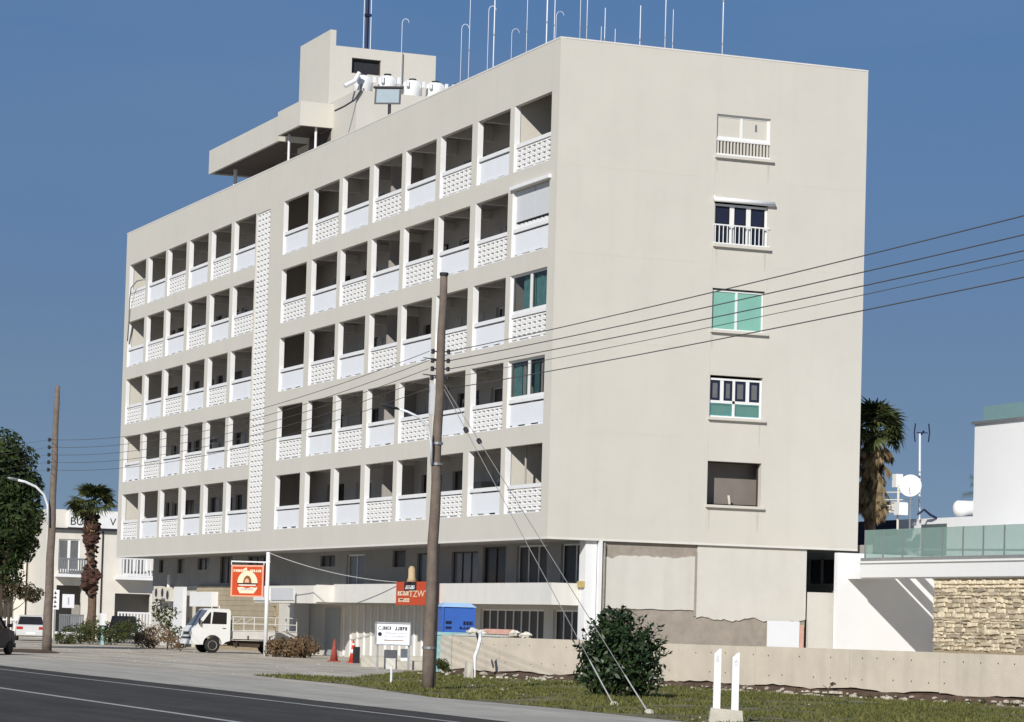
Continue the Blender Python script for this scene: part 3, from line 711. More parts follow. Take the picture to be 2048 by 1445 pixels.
rl = MB(); rl.tube([(-40.5, 2.6, 24.2), (-36.9, 2.6, 23.6)], .035, 6); build(rl, 'hand_rail', M['dark'], c2)
tk = empty('tank_room', (-33, 6, 21.55), 'low beige roof room that carries the row of white tanks', 'roof room')
build(MB().box(-38.29, -33.0, 3.63, 10.8, 21.55, 26.2), 'wall', M['plaster'], tk)
names = ['first white roof tank from the left, beside the ladder pipe under the black opening', 'second white roof tank, directly above the floodlight', 'third white roof tank, just right of the downpipe',
         'fourth white roof tank with a dark lid, at the tower edge', 'last white roof tank, half hidden by the parapet']
for i, y in enumerate((4.15, 5.35, 6.6, 7.75, 8.9)):
    t = empty('water_tank', (-33.65, y, 26.2), names[i], 'water tank', 'white water tanks in a row on the roof room')
    z0 = 26.2; s = 1 if i != 1 else 1.12
    build(MB().lathe([(.40, 0), (.46, .05), (.46, .62*s), (.43, .72*s), (.30, .80*s), (.16, .83*s)], 20, Matrix.Translation((-33.65, y, z0))), 'body', M['tank'], t, smooth=True)
    build(MB().lathe([(.17, .83*s), (.18, .90*s), (.02, .93*s)], 14, Matrix.Translation((-33.65, y, z0))), 'lid', M['dark'], t)
    lg = MB()
    for sgn in (-1, 1): lg.box(-33.3, -33.16, y+sgn*.40-.06, y+sgn*.40+.06, z0+.45*s, z0+.74*s)
    build_each(lg, 'lug', M['tank'], t)
pp = MB().tube([(-32.9, 2.55, 25.1), (-32.9, 3.0, 25.35), (-32.9, 3.5, 25.7), (-32.9, 3.8, 26.2), (-33.0, 3.85, 26.5)], .045, 6)
tag(build(pp, 'tank_pipe', M['dark']), 'dark crooked pipe climbing to the first roof tank', 'pipe')
pp = MB().tube([(-32.9, 3.0, 26.3), (-32.9, 3.5, 26.6), (-32.9, 3.7, 27)], .10, 8)
tag(build(pp, 'white_elbow_pipe', M['white']), 'short white elbow pipe left of the first roof tank', 'pipe')
FLD = empty('floodlight', (-18.4, .13, 22.36), 'floodlight on a short dark pole at the roof edge', 'floodlight')
build(MB().tube([(-18.4, .13, 22.2), (-18.4, .13, 22.95)], .07, 8), 'pole', M['dark'], FLD)
Mr = Matrix.Translation((-18.5, .1, 23.2)) @ Matrix.Rotation(R(62), 4, 'Z') @ Matrix.Rotation(R(-12), 4, 'X')
hs = MB(); hs.add([(-.55, -.12, -.36), (.55, -.12, -.36), (.55, -.12, .36), (-.55, -.12, .36), (-.35, .2, -.2), (.35, .2, -.2), (.35, .2, .2), (-.35, .2, .2)],
       [(0, 1, 5, 4), (1, 2, 6, 5), (2, 3, 7, 6), (3, 0, 4, 7), (4, 5, 6, 7), (0, 3, 2, 1)], Mr)
hs.box(-.62, .62, -.2, -.05, .36, .42, Mr)
hb = build(hs, 'housing', M['dark'], FLD)
build(MB().box(-.47, .47, -.14, -.125, -.29, .30, Mr), 'lens', M['lens'], hb)

# aerials on the roof
AER = [  # pixel x, top z, x, y, hook, radius, label
 (-33.65, 6, 29.9, 1, .025, 'short hooked aerial alone in the sky right of the dark mast'),
 (-25.75, 6, 28.2, 1, .022, 'hooked aerial left in a close pair beside the last tank'),
 (-25.55, 6.3, 31.5, 0, .022, 'tall thin aerial reaching the top edge behind the close pair'),
 (-22.5, 6, 28.4, 1, .024, 'tall hooked aerial just left of a thick straight one'),
 (-21.8, 6, 31.5, 0, .045, 'thick straight white aerial nearest the water tanks'),
 (-19.73, 6, 26.9, 1, .018, 'faint short hooked aerial between two straight aerials'),
 (-18.05, 6, 30.5, 0, .02, 'thin straight aerial right of the faint short hook'),
 (-15.87, 6, 30.5, 0, .05, 'thick straight white aerial left of the near roof corner'),
 (-15.6, 6.3, 26.9, 1, .018, 'small hooked aerial against the thick one left of the corner'),
 (-15.05, 6, 30.0, 0, .03, 'medium aerial closest to the near roof corner on the left'),
 (-3, 2.0, 28.0, 0, .022, 'thinner left aerial of the first pair right of the corner'),
 (-3, 2.27, 28.2, 0, .03, 'stouter right aerial of the first pair right of the corner'),
 (-3, 2.85, 23.76, 0, .018, 'lowest stub aerial left of the pointed one'),
 (-3, 2.99, 24.46, 0, .026, 'pointed mid height aerial between two stubs'),
 (-3, 3.41, 23.73, 0, .02, 'lone short stub aerial right of the pointed one'),
 (-3, 4.41, 24.7, 0, .03, 'aerial with a dark joint standing alone mid roof'),
 (-3, 5.43, 28.0, 0, .034, 'tall straight aerial left of a shorter thin one'),
 (-3, 5.74, 24.7, 0, .02, 'shorter thin aerial right of the tall straight one'),
 (-3, 7.79, 28.0, 0, .04, 'rightmost tall white aerial on the roof')]
for (x, y, zt, hook, rad, lab) in AER:
    e = empty('roof_aerial', (x, y, 21.55), lab, 'aerial', 'white pole aerials on the flat roof')
    pts = [(x, y, 21.55), (x, y, zt-.15)]
    if hook:
        hx, hy = _r.x*.16, _r.y*.16
        pts = [(x, y, 21.55), (x, y, zt-.2)]+[(x+hx*(1-math.cos(a)), y+hy*(1-math.cos(a)), zt-.2+.2*math.sin(a)) for a in [k*math.pi/6 for k in range(1, 7)]]
    build(MB().tube(pts, rad*.55, 8), 'rod', M['whitemetal'], e, smooth=True)
    jt = MB()
    for z in ((21.55+(zt-21.55)*.55), (21.55+(zt-21.55)*.3)): jt.tube([(x, y, z-.04), (x, y, z+.04)], rad*1.2, 8)
    build(jt, 'joint', M['metal'], e)
    build(MB().box(x-.12, x+.12, y-.12, y+.12, 21.55, 21.58), 'foot', M['metal'], e)
e = empty('dark_mast', (-38.7, 6, 29.2), 'dark blue thick mast standing on top of the lift tower', 'mast')
build(MB().tube([(-38.7, 6, 29.2), (-38.75, 6, 34)], .085, 10), 'pole', M['navy'], e)
build(MB().tube([(-38.78, 5.85, 29.2), (-38.82, 5.85, 34)], .02, 6).tube([(-38.6, 6.15, 29.2), (-38.65, 6.15, 34)], .02, 6), 'stay', M['whitemetal'], e)
build(MB().cbox((-38.72, 6, 31), .3, .3, .12), 'clamp', M['navy'], e)

# ------------------------------------------------------------------ utility poles and wires
def pole(px0, py0, D, pxt, pyt, r0, r1, m, label):
    a = far(px0, py0, D); a.z = -.05; b = far(pxt, pyt, D)
    e = empty('utility_pole', (a.x, a.y, 0), label, 'utility pole', 'wooden poles carrying the overhead wires')
    N = 14; pts = [a.lerp(b, i/N)+Vector((.015*math.sin(i*1.3), .015*math.cos(i*1.9), 0)) for i in range(N+1)]
    build(MB().tube(pts, [r0+(r1-r0)*i/N for i in range(N+1)], 14), 'shaft', m, e, smooth=True)
    return e, a, b
PC, ca, cb_ = pole(855, 1380, 69.6, 888, 550, .155, .090, M['wood'], 'tall leaning wooden utility pole in front of the apartment building')
PL_, la, lb_ = pole(93, 1305, 116.9, 115, 772, .20, .10, M['wood2'], 'greyish wooden utility pole at the left, beside the curved lamp arm')
build(MB().tube([cb_-Vector((0, 0, .02)), cb_+Vector((0, 0, .05))], .11, 12), 'cap', M['dark'], PC)
def on(a, b, z): return a.lerp(b, (z-a.z)/(b.z-a.z))
ZC = [8.14, 7.92, 7.72, 7.50, 7.24]; ZL = [8.48, 8.18, 7.88, 7.58, 7.28]
YR = [432, 470, 502, 520, 555]
def insul(parent, p, d, s=1.0, nm='insulator'):
    mb = MB(); q = p+d*.12*s
    mb.tube([p, q], .018, 6)
    mb.lathe([(.03, -.07), (.055, -.05), (.055, -.015), (.035, 0), (.055, .015), (.055, .05), (.03, .07)], 10, Matrix.Translation(q) @ Matrix.Scale(s, 4))
    return build(mb, nm, M['dark'], parent, smooth=True)
wdirR = Vector((1, -.02, 0)); side = Vector((_r.x, _r.y, 0)).normalized()
def sag(a, b, s, n=26):
    return [a.lerp(b, i/n)-Vector((0, 0, 4*s*(i/n)*(1-i/n))) for i in range(n+1)]
wl = ['highest', 'second', 'third', 'fourth and thinnest', 'lowest']
for i in range(5):
    p = on(ca, cb_, ZC[i]); insul(PC, p+side*.09, side, .8)
    a = p+side*.20
    # the line runs on past the right edge of the picture to the next pole
    tgt = at(2048, YR[i], 'Y', -15.9); d = (tgt-a); end = a+d*(64/d.length)
    mid = (tgt-a).length/64; s = .30; rise = 4*s*mid*(1-mid)/mid
    end = a+(tgt+Vector((0, 0, 4*s*mid*(1-mid)))-a)/mid
    tag(build(MB().tube(sag(a, end, s), .007 if i == 3 else .011, 5), 'overhead_wire', M['wire'], smooth=True), '%s overhead wire running right from the central pole' % wl[i], 'wire', 'overhead wires right of the central pole')
    q = on(la, lb_, ZL[i]); insul(PL_, q-side*.10, -side, 1.1)
    insul(PC, p-side*.09, -side, .85)
    b = q-side*.26
    tag(build(MB().tube(sag(p-side*.28, b, .62), .0085, 5), 'overhead_wire', M['wire'], smooth=True), '%s sagging wire strung between the two wooden poles' % ['highest', 'second', 'third', 'fourth', 'lowest'][i], 'wire', 'overhead wires between the poles')
    far_ = b+Vector((-48, -9, .6))
    tag(build(MB().tube(sag(q-side*.24, far_, .5), .006, 4), 'overhead_wire', M['wire'], smooth=True), '%s faint wire leaving the left pole behind the tree' % ['highest', 'second', 'third', 'fourth', 'lowest'][i], 'wire', 'overhead wires left of the left pole')
for z in (7.95, 7.55, 7.15):    # spikes on the left of the pole
    p = on(ca, cb_, z); build(MB().tube([p-side*.1, p-side*.42+Vector((0, 0, .03))], [.02, .012], 6), 'pin', M['dark'], PC)
for z in (5.92, 5.42, 1.0):
    p = on(ca, cb_, z); r = .172-(.074)*z/10+.012
    build(MB().tube([p-Vector((0, 0, .03)), p+Vector((0, 0, .03))], r, 14), 'steel_band', M['metal'], PC)
p = on(ca, cb_, 4.2)
cg = MB().tube([on(ca, cb_, .1)+side*.17-_f*.1, on(ca, cb_, 3.5)+side*.15-_f*.08], .022, 6)
build(cg, 'cable_guard', M['dark'], PC)
for z in (6.98,):
    p = on(ca, cb_, z); build(MB().cbox(p-side*.17, .10, .12, .75), 'junction_box', M['shutter'], PC)
def lamp(pole_e, base, pts, head, m, rr, nm='street_lamp', label='', w=.1):
    e = empty(nm, base, label, 'street lamp')
    build(MB().tube(pts, rr, 8), 'arm', m, e, smooth=True)
    a, b = head; d = (b-a).normalized(); sd = d.cross(Vector((0, 0, 1))).normalized(); up = sd.cross(d)
    mb = MB(); prof = [(0, .35, .3), (.15, .7, .8), (.5, 1, 1), (.85, .8, .7), (1, .3, .2)]; vs = []
    L = (b-a).length
    for t, ww, hh in prof:
        c = a+d*L*t
        for an in range(8):
            g = an*math.pi/4; vs.append(c+sd*(w*ww*math.cos(g))+up*(w*.55*hh*math.sin(g)))
    mb.add(vs, [(i*8+j, i*8+(j+1) % 8, (i+1)*8+(j+1) % 8, (i+1)*8+j) for i in range(4) for j in range(8)]+[tuple(range(8)), tuple(range(32, 40))])
    build(mb, 'head', M['dark'] if w < .12 else M['metal'], e, smooth=True)
    return e
lamp(PC, tuple(on(ca, cb_, 5.4)), [far(863, 925, 69.4), far(862, 885, 69.3), far(856, 855, 69.2), far(840, 836, 69.1), far(815, 824, 69), far(797, 818, 69)], (far(800, 819, 69), far(757, 808, 68.9)), M['whitemetal'], .03, label='street lamp with thin curved arm fixed to the central pole', w=.075)
lamp(PL_, tuple(on(la, lb_, 5.9)), [far(96, 1050, 116.6), far(95, 1010, 116.6), far(88, 990, 116.5), far(72, 974, 116.4), far(50, 964, 116.3), far(32, 960, 116.2)], (far(36, 960, 116.2), far(14, 956, 116.1)), M['whitemetal'], .05, label='street lamp with pale curved arm on the left pole', w=.12)
for nm_, (gx, gy), z0, (ix, iy), lab in (('a', (1228, 1412), 7.25, (933, 855), 'guy wire ending nearer the bush, with a black insulator'), ('b', (1298, 1428), 7.35, (959, 884), 'guy wire ending further right on the grass, with a black insulator')):
    a = on(ca, cb_, z0)+side*.1; g = at(gx, gy, 'Z', 0)
    e = empty('guy_wire', g, lab, 'guy wire', 'guy wires staying the central pole')
    build(MB().tube([a, g], .009, 6), 'wire', M['guy'], e)
    # strain insulator part way down
    best = min(range(100), key=lambda k: abs((lambda q: 1024+F*((q-CAM).dot(_r)/(q-CAM).dot(_f)))(a.lerp(g, k/100))-ix))
    q = a.lerp(g, best/100); d = (g-a).normalized()
    build(MB().tube([q-d*.11, q-d*.06, q+d*.06, q+d*.11], [.02, .055, .055, .02], 10), 'strain_insulator', M['dark'], e, smooth=True)
    gp = g-d*1.6
    build(MB().tube([gp, g], .014, 6), 'wire_guard', M['wirelight'], e)
    build(MB().lathe([(.10, 0), (.09, .06), (.03, .09)], 8, Matrix.Translation((g.x, g.y, 0))), 'anchor', M['concrete2'], e)

# ------------------------------------------------------------------ text helper
def text(body, size, Mx, name, m, parent=None, depth=.004, align='LEFT', sx=1.0):
    cu = bpy.data.curves.new('t', 'FONT'); cu.body = body; cu.size = size; cu.extrude = depth/2; cu.align_x = align
    o = bpy.data.objects.new('t', cu); COL.objects.link(o)
    bpy.context.view_layer.update()
    me = bpy.data.meshes.new_from_object(o.evaluated_get(bpy.context.evaluated_depsgraph_get()))
    mb = MB(); mb.add([Vector((v.co.x*sx, v.co.y, v.co.z)) for v in me.vertices], [tuple(p.vertices) for p in me.polygons], Mx)
    bpy.data.objects.remove(o); bpy.data.curves.remove(cu); bpy.data.meshes.remove(me)
    return build(mb, name, m, parent)
def frameM(o, ux, uz):
    """local x -> ux, local y -> uz (up), local z -> towards viewer"""
    ux = Vector(ux).normalized(); uz = Vector(uz).normalized(); n = ux.cross(uz).normalized()
    m = Matrix(((ux.x, uz.x, n.x), (ux.y, uz.y, n.y), (ux.z, uz.z, n.z))).to_4x4(); m.translation = Vector(o); return m
def strokes(x0, x1, y0, y1, n, Mx, seed, z=0.006, th=.3):
    """row of small unreadable letter-like marks"""
    r = random.Random(seed); mb = MB(); w = (x1-x0)/n
    for i in range(n):
        a = x0+i*w+w*.1; b = x0+(i+1)*w-w*.12; t = w*.22*(1+th); k = r.randint(0, 4)
        if k != 1: mb.box(a, a+t, y0, y1, z-.003, z, Mx)
        if k in (0, 1, 3): mb.box(b-t, b, y0, y1, z-.003, z+.001, Mx)
        if k in (0, 2, 4): mb.box(a, b, y1-t, y1, z-.003, z+.002, Mx)
        if k in (1, 2): mb.box(a, b, y0, y0+t, z-.003, z+.002, Mx)
        if k in (3, 4): mb.box(a, b, (y0+y1)/2-t/2, (y0+y1)/2+t/2, z-.003, z+.002, Mx)
    return mb

# ------------------------------------------------------------------ hanging orange sign on the white pole
sp = Vector((-24.9, -2.45, 0)); S1 = empty('hanging_sign', sp, 'square orange sign with a cream half sun emblem hanging from a white pole', 'sign')
D1 = math.hypot(sp.x-CAM.x, sp.y-CAM.y)
build(MB().tube([sp, sp+Vector((0, 0, 4.42))], .085, 12), 'pole', M['sack'] if False else M['white'], S1, smooth=True)
A = far(463, 1130, D1+1.0); Bq = far(528, 1130, D1); Cq = far(463, 1193, D1+1.0)
ux = (Bq-A); ux.z = 0; wS = ux.length; hS = A.z-Cq.z; o0 = Vector((A.x, A.y, Cq.z)); MS = frameM(o0, ux, (0, 0, 1))
build(MB().box(0, wS, 0, hS, -.05, 0, MS), 'board', M['orange'], S1)
bb = MB(); t = .075
bb.box(0, wS, hS-t, hS, .001, .012, MS).box(0, wS, 0, t*.7, .001, .012, MS).box(0, t, t*.7, hS-t, .001, .012, MS).box(wS-t, wS, t*.7, hS-t, .001, .012, MS)
build(bb, 'border', M['pink'], S1)
cx = wS*.51; cz = hS*.43; r = wS*.31
def disc(cx, cy, r, a0, a1, z, n=20, asp=1): return [(cx, cy, z)]+[(cx+r*math.cos(a0+(a1-a0)*i/n), cy+asp*r*math.sin(a0+(a1-a0)*i/n), z) for i in range(n+1)]
def pie(cx, cy, r, a0, a1, z, mname, nm, asp=1):
    vs = disc(cx, cy, r, a0, a1, z, 20, asp); mb = MB(); mb.add(vs, [(0, i, i+1) for i in range(1, 21)], MS); return build(mb, nm, M[mname], S1)
pie(cx, cz, r, 0, math.pi, .006, 'cream', 'half_sun')
pie(cx, cz, r*.42, 0, math.pi, .010, 'brown', 'emblem_ring', 1.45)
pie(cx-.02, cz+.02, r*.22, 0, math.pi, .014, 'pink', 'emblem_centre', 1.5)
build(MB().box(cx-r*1.02, cx+r*1.02, cz-.05, cz, .004, .010, MS), 'dark_line', M['black'], S1)
build(MB().box(cx-r*.85, cx+r*.85, cz-.12, cz-.06, .004, .012, MS), 'cream_line', M['sack'], S1)
lo = MB().add([(cx-r, .38, .008), (cx-r*.75, .14, .008), (cx+r*.65, .14, .008), (cx+r*.95, .32, .008), (cx+r, cz-.16, .008), (cx+r*.8, cz-.2, .008), (cx+r*.4, cz-.17, .008), (cx, cz-.24, .008), (cx-r*.5, cz-.17, .008), (cx-r, cz-.20, .008)], [tuple(range(10))[::-1]], MS)
build(lo, 'name_plate', M['cream'], S1)
build(strokes(cx-r*.7, cx+r*.6, .27, .36, 9, MS, 4, .013), 'lettering', M['greyprint'], S1)
lt = strokes(t*1.5, wS*.5, hS-.30, hS-.19, 6, MS, 6, .01, 1.0); lt.add([(wS*.36, hS-.19, .011), (wS*.5, hS-.19, .011), (wS*.47, hS-.10, .011)], [(0, 1, 2)], MS)
lt2 = strokes(wS*.56, wS-t*1.5, hS-.30, hS-.19, 6, MS, 8, .01, 1.0); lt.v += lt2.v; lt.f += [tuple(i+len(lt.v)-len(lt2.v) for i in f) for f in lt2.f]
build(lt, 'top_lettering', M['cream'], S1)
br = MB(); br.tube([sp+Vector((0, 0, 3.98)), Vector((A.x, A.y, 4.0))], .035, 6); br.tube([Vector((Bq.x, Bq.y, A.z)), Vector((Bq.x, Bq.y, 4.0))], .02, 6); br.tube([Vector((A.x, A.y, A.z)), Vector((A.x, A.y, 4.0))], .02, 6)
build(br, 'bracket', M['white'], S1)
build(MB().tube([sp+Vector((0, 0, 4.1)), sp+Vector((.25, 0, 4.0))], .03, 6), 'lug', M['white'], S1)
tag(build(MB().tube(sag(sp+Vector((0, 0, 4.4)), Vector((-16.4, .38, 3.2)), .22), .018, 6), 'service_cable', M['wirelight'], smooth=True), 'pale service cable from the sign pole to the orange box sign', 'cable')

# orange sign fixed to the parapet
S2 = empty('parapet_sign', (-14.7, .42, 2.3), 'orange board sign with a pale figure on top fixed to the parapet beside the pole', 'sign')
M2 = frameM((-16.3, .40, 2.28), (1, 0, 0), (0, 0, 1)) ; w2, h2 = 4.5, .93
build(MB().box(0, w2, 0, h2, -.02, .10, M2), 'board', M['orange'], S2)
build(MB().box(.95, 2.35, h2*.62, h2*.99, .101, .108, M2), 'dark_patch', M['black'], S2)
build(strokes(1.1, 2.2, h2*.68, h2*.84, 6, M2, 3, .114, .8), 'patch_lettering', M['signwhite'], S2)
text('TZWT', .36, M2 @ Matrix.Translation((1.5, .33, .104)), 'lettering', M['cream'], S2, sx=2.2)
build(strokes(.2, 1.5, .38, .55, 6, M2, 12, .106, .9), 'side_lettering', M['cream'], S2)
build(strokes(.3, 1.6, .12, .27, 7, M2, 14, .106, 1.0), 'lower_lettering', M['cream'], S2)
fg = MB(); fg.tube([M2 @ Vector(p) for p in ((1.65, .93, .05), (1.65, 1.1, .05), (1.62, 1.45, .05), (1.64, 1.55, .05))], [.22, .15, .14, .07], 10)
build(fg, 'bread_figure', M['sand'], S2, smooth=True)

# white information board
D3 = 97; a = far(754, 1247, D3+.3); b = far(820, 1249, D3); c = far(754, 1288, D3+.3)
ux = b-a; ux.z = 0; w3 = ux.length; h3 = a.z-c.z
S3 = empty('notice_board', (a.x, a.y, 0), 'white framed notice board on posts beside the central pole', 'sign')
M3 = frameM((a.x, a.y, c.z), ux, (0, 0, 1))
build(MB().box(0, w3, 0, h3, -.04, 0, M3), 'board', M['signwhite'], S3)
bf = MB(); bf.box(-.06, 0, -.03, h3+.06, -.05, .03, M3).box(w3, w3+.05, -.03, h3+.06, -.05, .03, M3).box(-.06, w3+.05, h3, h3+.05, -.05, .03, M3).box(0, w3, -.04, 0, -.05, .03, M3)
build(bf, 'frame', M['metal'], S3)
text('C', h3*.24, M3 @ Matrix.Translation((w3*.03, h3*.69, .003)), 'initial', M['black'], S3, sx=1.2)
build(strokes(w3*.15, w3*.44, h3*.69, h3*.86, 5, M3, 21, .005, .5), 'heading', M['black'], S3)
build(strokes(w3*.54, w3*.93, h3*.68, h3*.86, 5, M3, 22, .005, .6), 'heading', M['black'], S3)
build(MB().lathe([(.001, 0), (w3*.06, 0), (w3*.06, .006), (.001, .006)], 16, M3 @ Matrix.Translation((w3*.1, h3*.48, .001))), 'emblem', M['black'], S3)
build(strokes(w3*.24, w3*.9, h3*.50, h3*.57, 16, M3, 23, .005, .2), 'small_print', M['greyprint'], S3)
build(strokes(w3*.24, w3*.9, h3*.34, h3*.42, 18, M3, 24, .005, .2), 'small_print', M['greyprint'], S3)
build(MB().box(w3*.22, w3*.82, h3*.17, h3*.205, .002, .006, M3), 'underline', M['brown'], S3)
for q in (.03, .97):
    build(MB().box(w3*q-.03, w3*q+.03, -c.z, -.04, -.06, -.02, M3), 'post', M['metal'], S3)
tag(build(MB().box(w3*.58, w3*.80, -c.z, -.15, -.9, -.7, M3), 'white_pillar', M['white']), 'short white pillar standing just behind the notice board', 'pillar')
tag(build(MB().box(w3*.06, w3*.42, -c.z, -.2, -.95, -.75, M3), 'panel_box', M['lower']), 'low beige cabinet behind the left half of the notice board', 'cabinet')
# concrete steps / planter edges
for (x0_, x1_, z_, D_, lab) in ((722, 781, (1312, 1322), 101.5, 'low pale concrete kerb left of the notice board post'), (786, 846, (1312, 1320), 101, 'upper pale concrete step beside the pole foot'), (794, 846, (1322, 1334), 97.5, 'lower pale concrete step beside the pole foot')):
    p = far(x0_, z_[0], D_); q = far(x1_, z_[0], D_); zb = max(.0, far(x0_, z_[1], D_).z) if z_[1] < 1330 else 0
    d = (q-p); d.z = 0; MM = frameM((p.x, p.y, 0), d, (0, 0, 1))
    tag(build(MB().box(0, d.length, 0, p.z, -1.0, 0, MM), 'concrete_step', M['concrete2']), lab, 'step', 'concrete steps by the central pole')

# ------------------------------------------------------------------ lorry
TR = empty('small_truck', (-30.85, -1.87, 0), 'white small flatbed truck with railed bed parked facing left', 'truck', rz=R(-90))
def tb_(mb, name, m, par=None, smooth=False): return build(mb, name, M[m], par or TR, smooth, local=True)
def arc(cx, cz, r, a0, a1, n): return [(cx+r*math.cos(a0+(a1-a0)*i/n), cz+r*math.sin(a0+(a1-a0)*i/n)) for i in range(n+1)]
cab = [(.62, .55), (.62, 1.86), (.70, 1.95), (1.50, 1.97), (1.62, 1.92), (2.20, 1.16), (2.36, 1.06), (2.40, .60), (2.38, .36), (1.86, .36)]+arc(1.42, .36, .44, 0, math.pi, 10)[0:]+[(.80, .50)]
cabo = tb_(MB().prism(cab, -.78, .78), 'cab', 'truckwhite')
for s in (1, -1):
    y = s*.785
    w = MB(); w.add([(.80, y, 1.28), (.80, y, 1.80), (1.42, y, 1.82), (1.48, y, 1.28)], [(0, 1, 2, 3)]); w.add([(1.54, y, 1.28), (1.52, y, 1.80), (1.58, y, 1.79), (1.95, y, 1.28)], [(0, 1, 2, 3)])
    d = tb_(MB().add([(.72, s*.782, .62), (.72, s*.782, 1.25), (2.02, s*.782, 1.25), (2.10, s*.782, 1.10), (1.98, s*.782, .85), (1.0, s*.782, .85), (.9, s*.782, .62)], [(0, 1, 2, 3, 4, 5, 6)]), 'door', 'truckwhite')
    tb_(w, 'window', 'darkglass', d)
    tb_(MB().box(.82, .98, min(y, y+s*.012), max(y, y+s*.012), 1.08, 1.11), 'handle', 'dark', d)
    tb_(MB().box(2.05, 2.10, min(s*.84, s*.97), max(s*.84, s*.97), 1.25, 1.52), 'mirror', 'dark')
ws = MB().add([(2.185, -.68, 1.20), (2.185, .68, 1.20), (1.665, .64, 1.88), (1.665, -.64, 1.88)], [(0, 1, 2, 3)], Matrix.Translation((.012, 0, .01)))
tb_(ws, 'windscreen', 'greyglass')
tb_(MB().box(2.385, 2.41, -.74, .74, .80, .92), 'grille', 'dark')
for s in (1, -1): tb_(MB().box(2.386, 2.425, min(s*.50, s*.74), max(s*.50, s*.74), .79, .93), 'headlight', 'lamp')
tb_(MB().box(2.37, 2.47, -.80, .80, .38, .54), 'bumper', 'truckwhite')
tb_(MB().box(2.471, 2.475, -.25, .25, .40, .51), 'number_plate', 'signwhite')
tb_(MB().box(2.40, 2.43, -.76, .76, .62, .70), 'intake', 'dark')
tb_(MB().tube([(1.1, -.6, 1.97), (1.1, -.6, 2.08), (1.1, .6, 2.08), (1.1, .6, 1.97)], .02, 6), 'roof_bar', 'truckwhite')
ch = MB(); ch.box(-2.4, 2.1, -.42, -.34, .40, .56).box(-2.4, 2.1, .34, .42, .40, .56).box(-.8, .4, .42, .62, .30, .52).box(-2.3, .5, -.05, .05, .34, .44)
tb_(ch, 'chassis', 'chassis')
bed = tb_(MB().box(-2.45, .50, -.80, .80, .58, .64), 'bed_floor', 'truckbed')
for s in (1, -1):
    y0, y1 = sorted((s*.80, s*.77)); tb_(MB().box(-2.45, .50, y0, y1, .60, .98), 'side_board', 'truckbed')
    rl = MB()
    for z in (1.02, 1.32, 1.62): rl.tube([(-2.45, s*.79, z), (.50, s*.79, z)], .024, 6)
    for x in (.50, -.48, -1.46, -2.45): rl.tube([(x, s*.79, .98), (x, s*.79, 1.62)], .026, 6)
    rl.tube([(-.48, s*.79, 1.62), (0, s*.79, 1.32)], .012, 4)
    tb_(rl, 'side_rail', 'truckbed')
    fl = MB()
    for x in (-2.2, -1.2, -.2): fl.box(x-.03, x+.03, *sorted((s*.801, s*.82)), .62, .80)
    [tag(h_) for h_ in build_each(fl, 'hinge', M['chassis'], TR, local=True)]
tb_(MB().box(-2.48, -2.452, -.80, .80, .60, .98), 'tail_board', 'truckbed')
rl = MB()
for z in (1.32, 1.62): rl.tube([(-2.45, -.79, z), (-2.45, .79, z)], .024, 6); rl.tube([(.50, -.79, z), (.50, .79, z)], .024, 6)
rl.tube([(.5, 0, .98), (.5, 0, 1.62)], .024, 6); tb_(rl, 'end_rail', 'truckbed')
tb_(MB().box(.46, .48, -.76, .76, .98, 1.5), 'head_board', 'truckbed')
wm = MB().lathe([(.20, -.09), (.30, -.095), (.335, -.06), (.335, .06), (.30, .095), (.20, .09)], 22); rm = MB().lathe([(.03, .03), (.10, .02), (.13, .05), (.19, .07), (.205, .092), (.205, -.08)][::1], 18)
for (x, y) in ((1.42, .70), (1.42, -.70), (-1.45, .66), (-1.45, -.66), (-1.45, .44), (-1.45, -.44)):
    Mx = Matrix.Translation((x, y, .335)) @ Matrix.Rotation(R(-90 if y > 0 else 90), 4, 'X')
    t_ = tb_(MB().add(wm.v, wm.f, Mx), 'wheel', 'tyre', smooth=True); tb_(MB().add(rm.v, rm.f, Mx @ Matrix.Translation((0, 0, .02))), 'rim', 'rim', t_, smooth=True)
mg = MB()
for x in (-1.0, .3): mg.box(x-.01, x+.01, .55, .80, .25, .56)
build_each(mg, 'mud_flap', M['chassis'], TR, local=True)

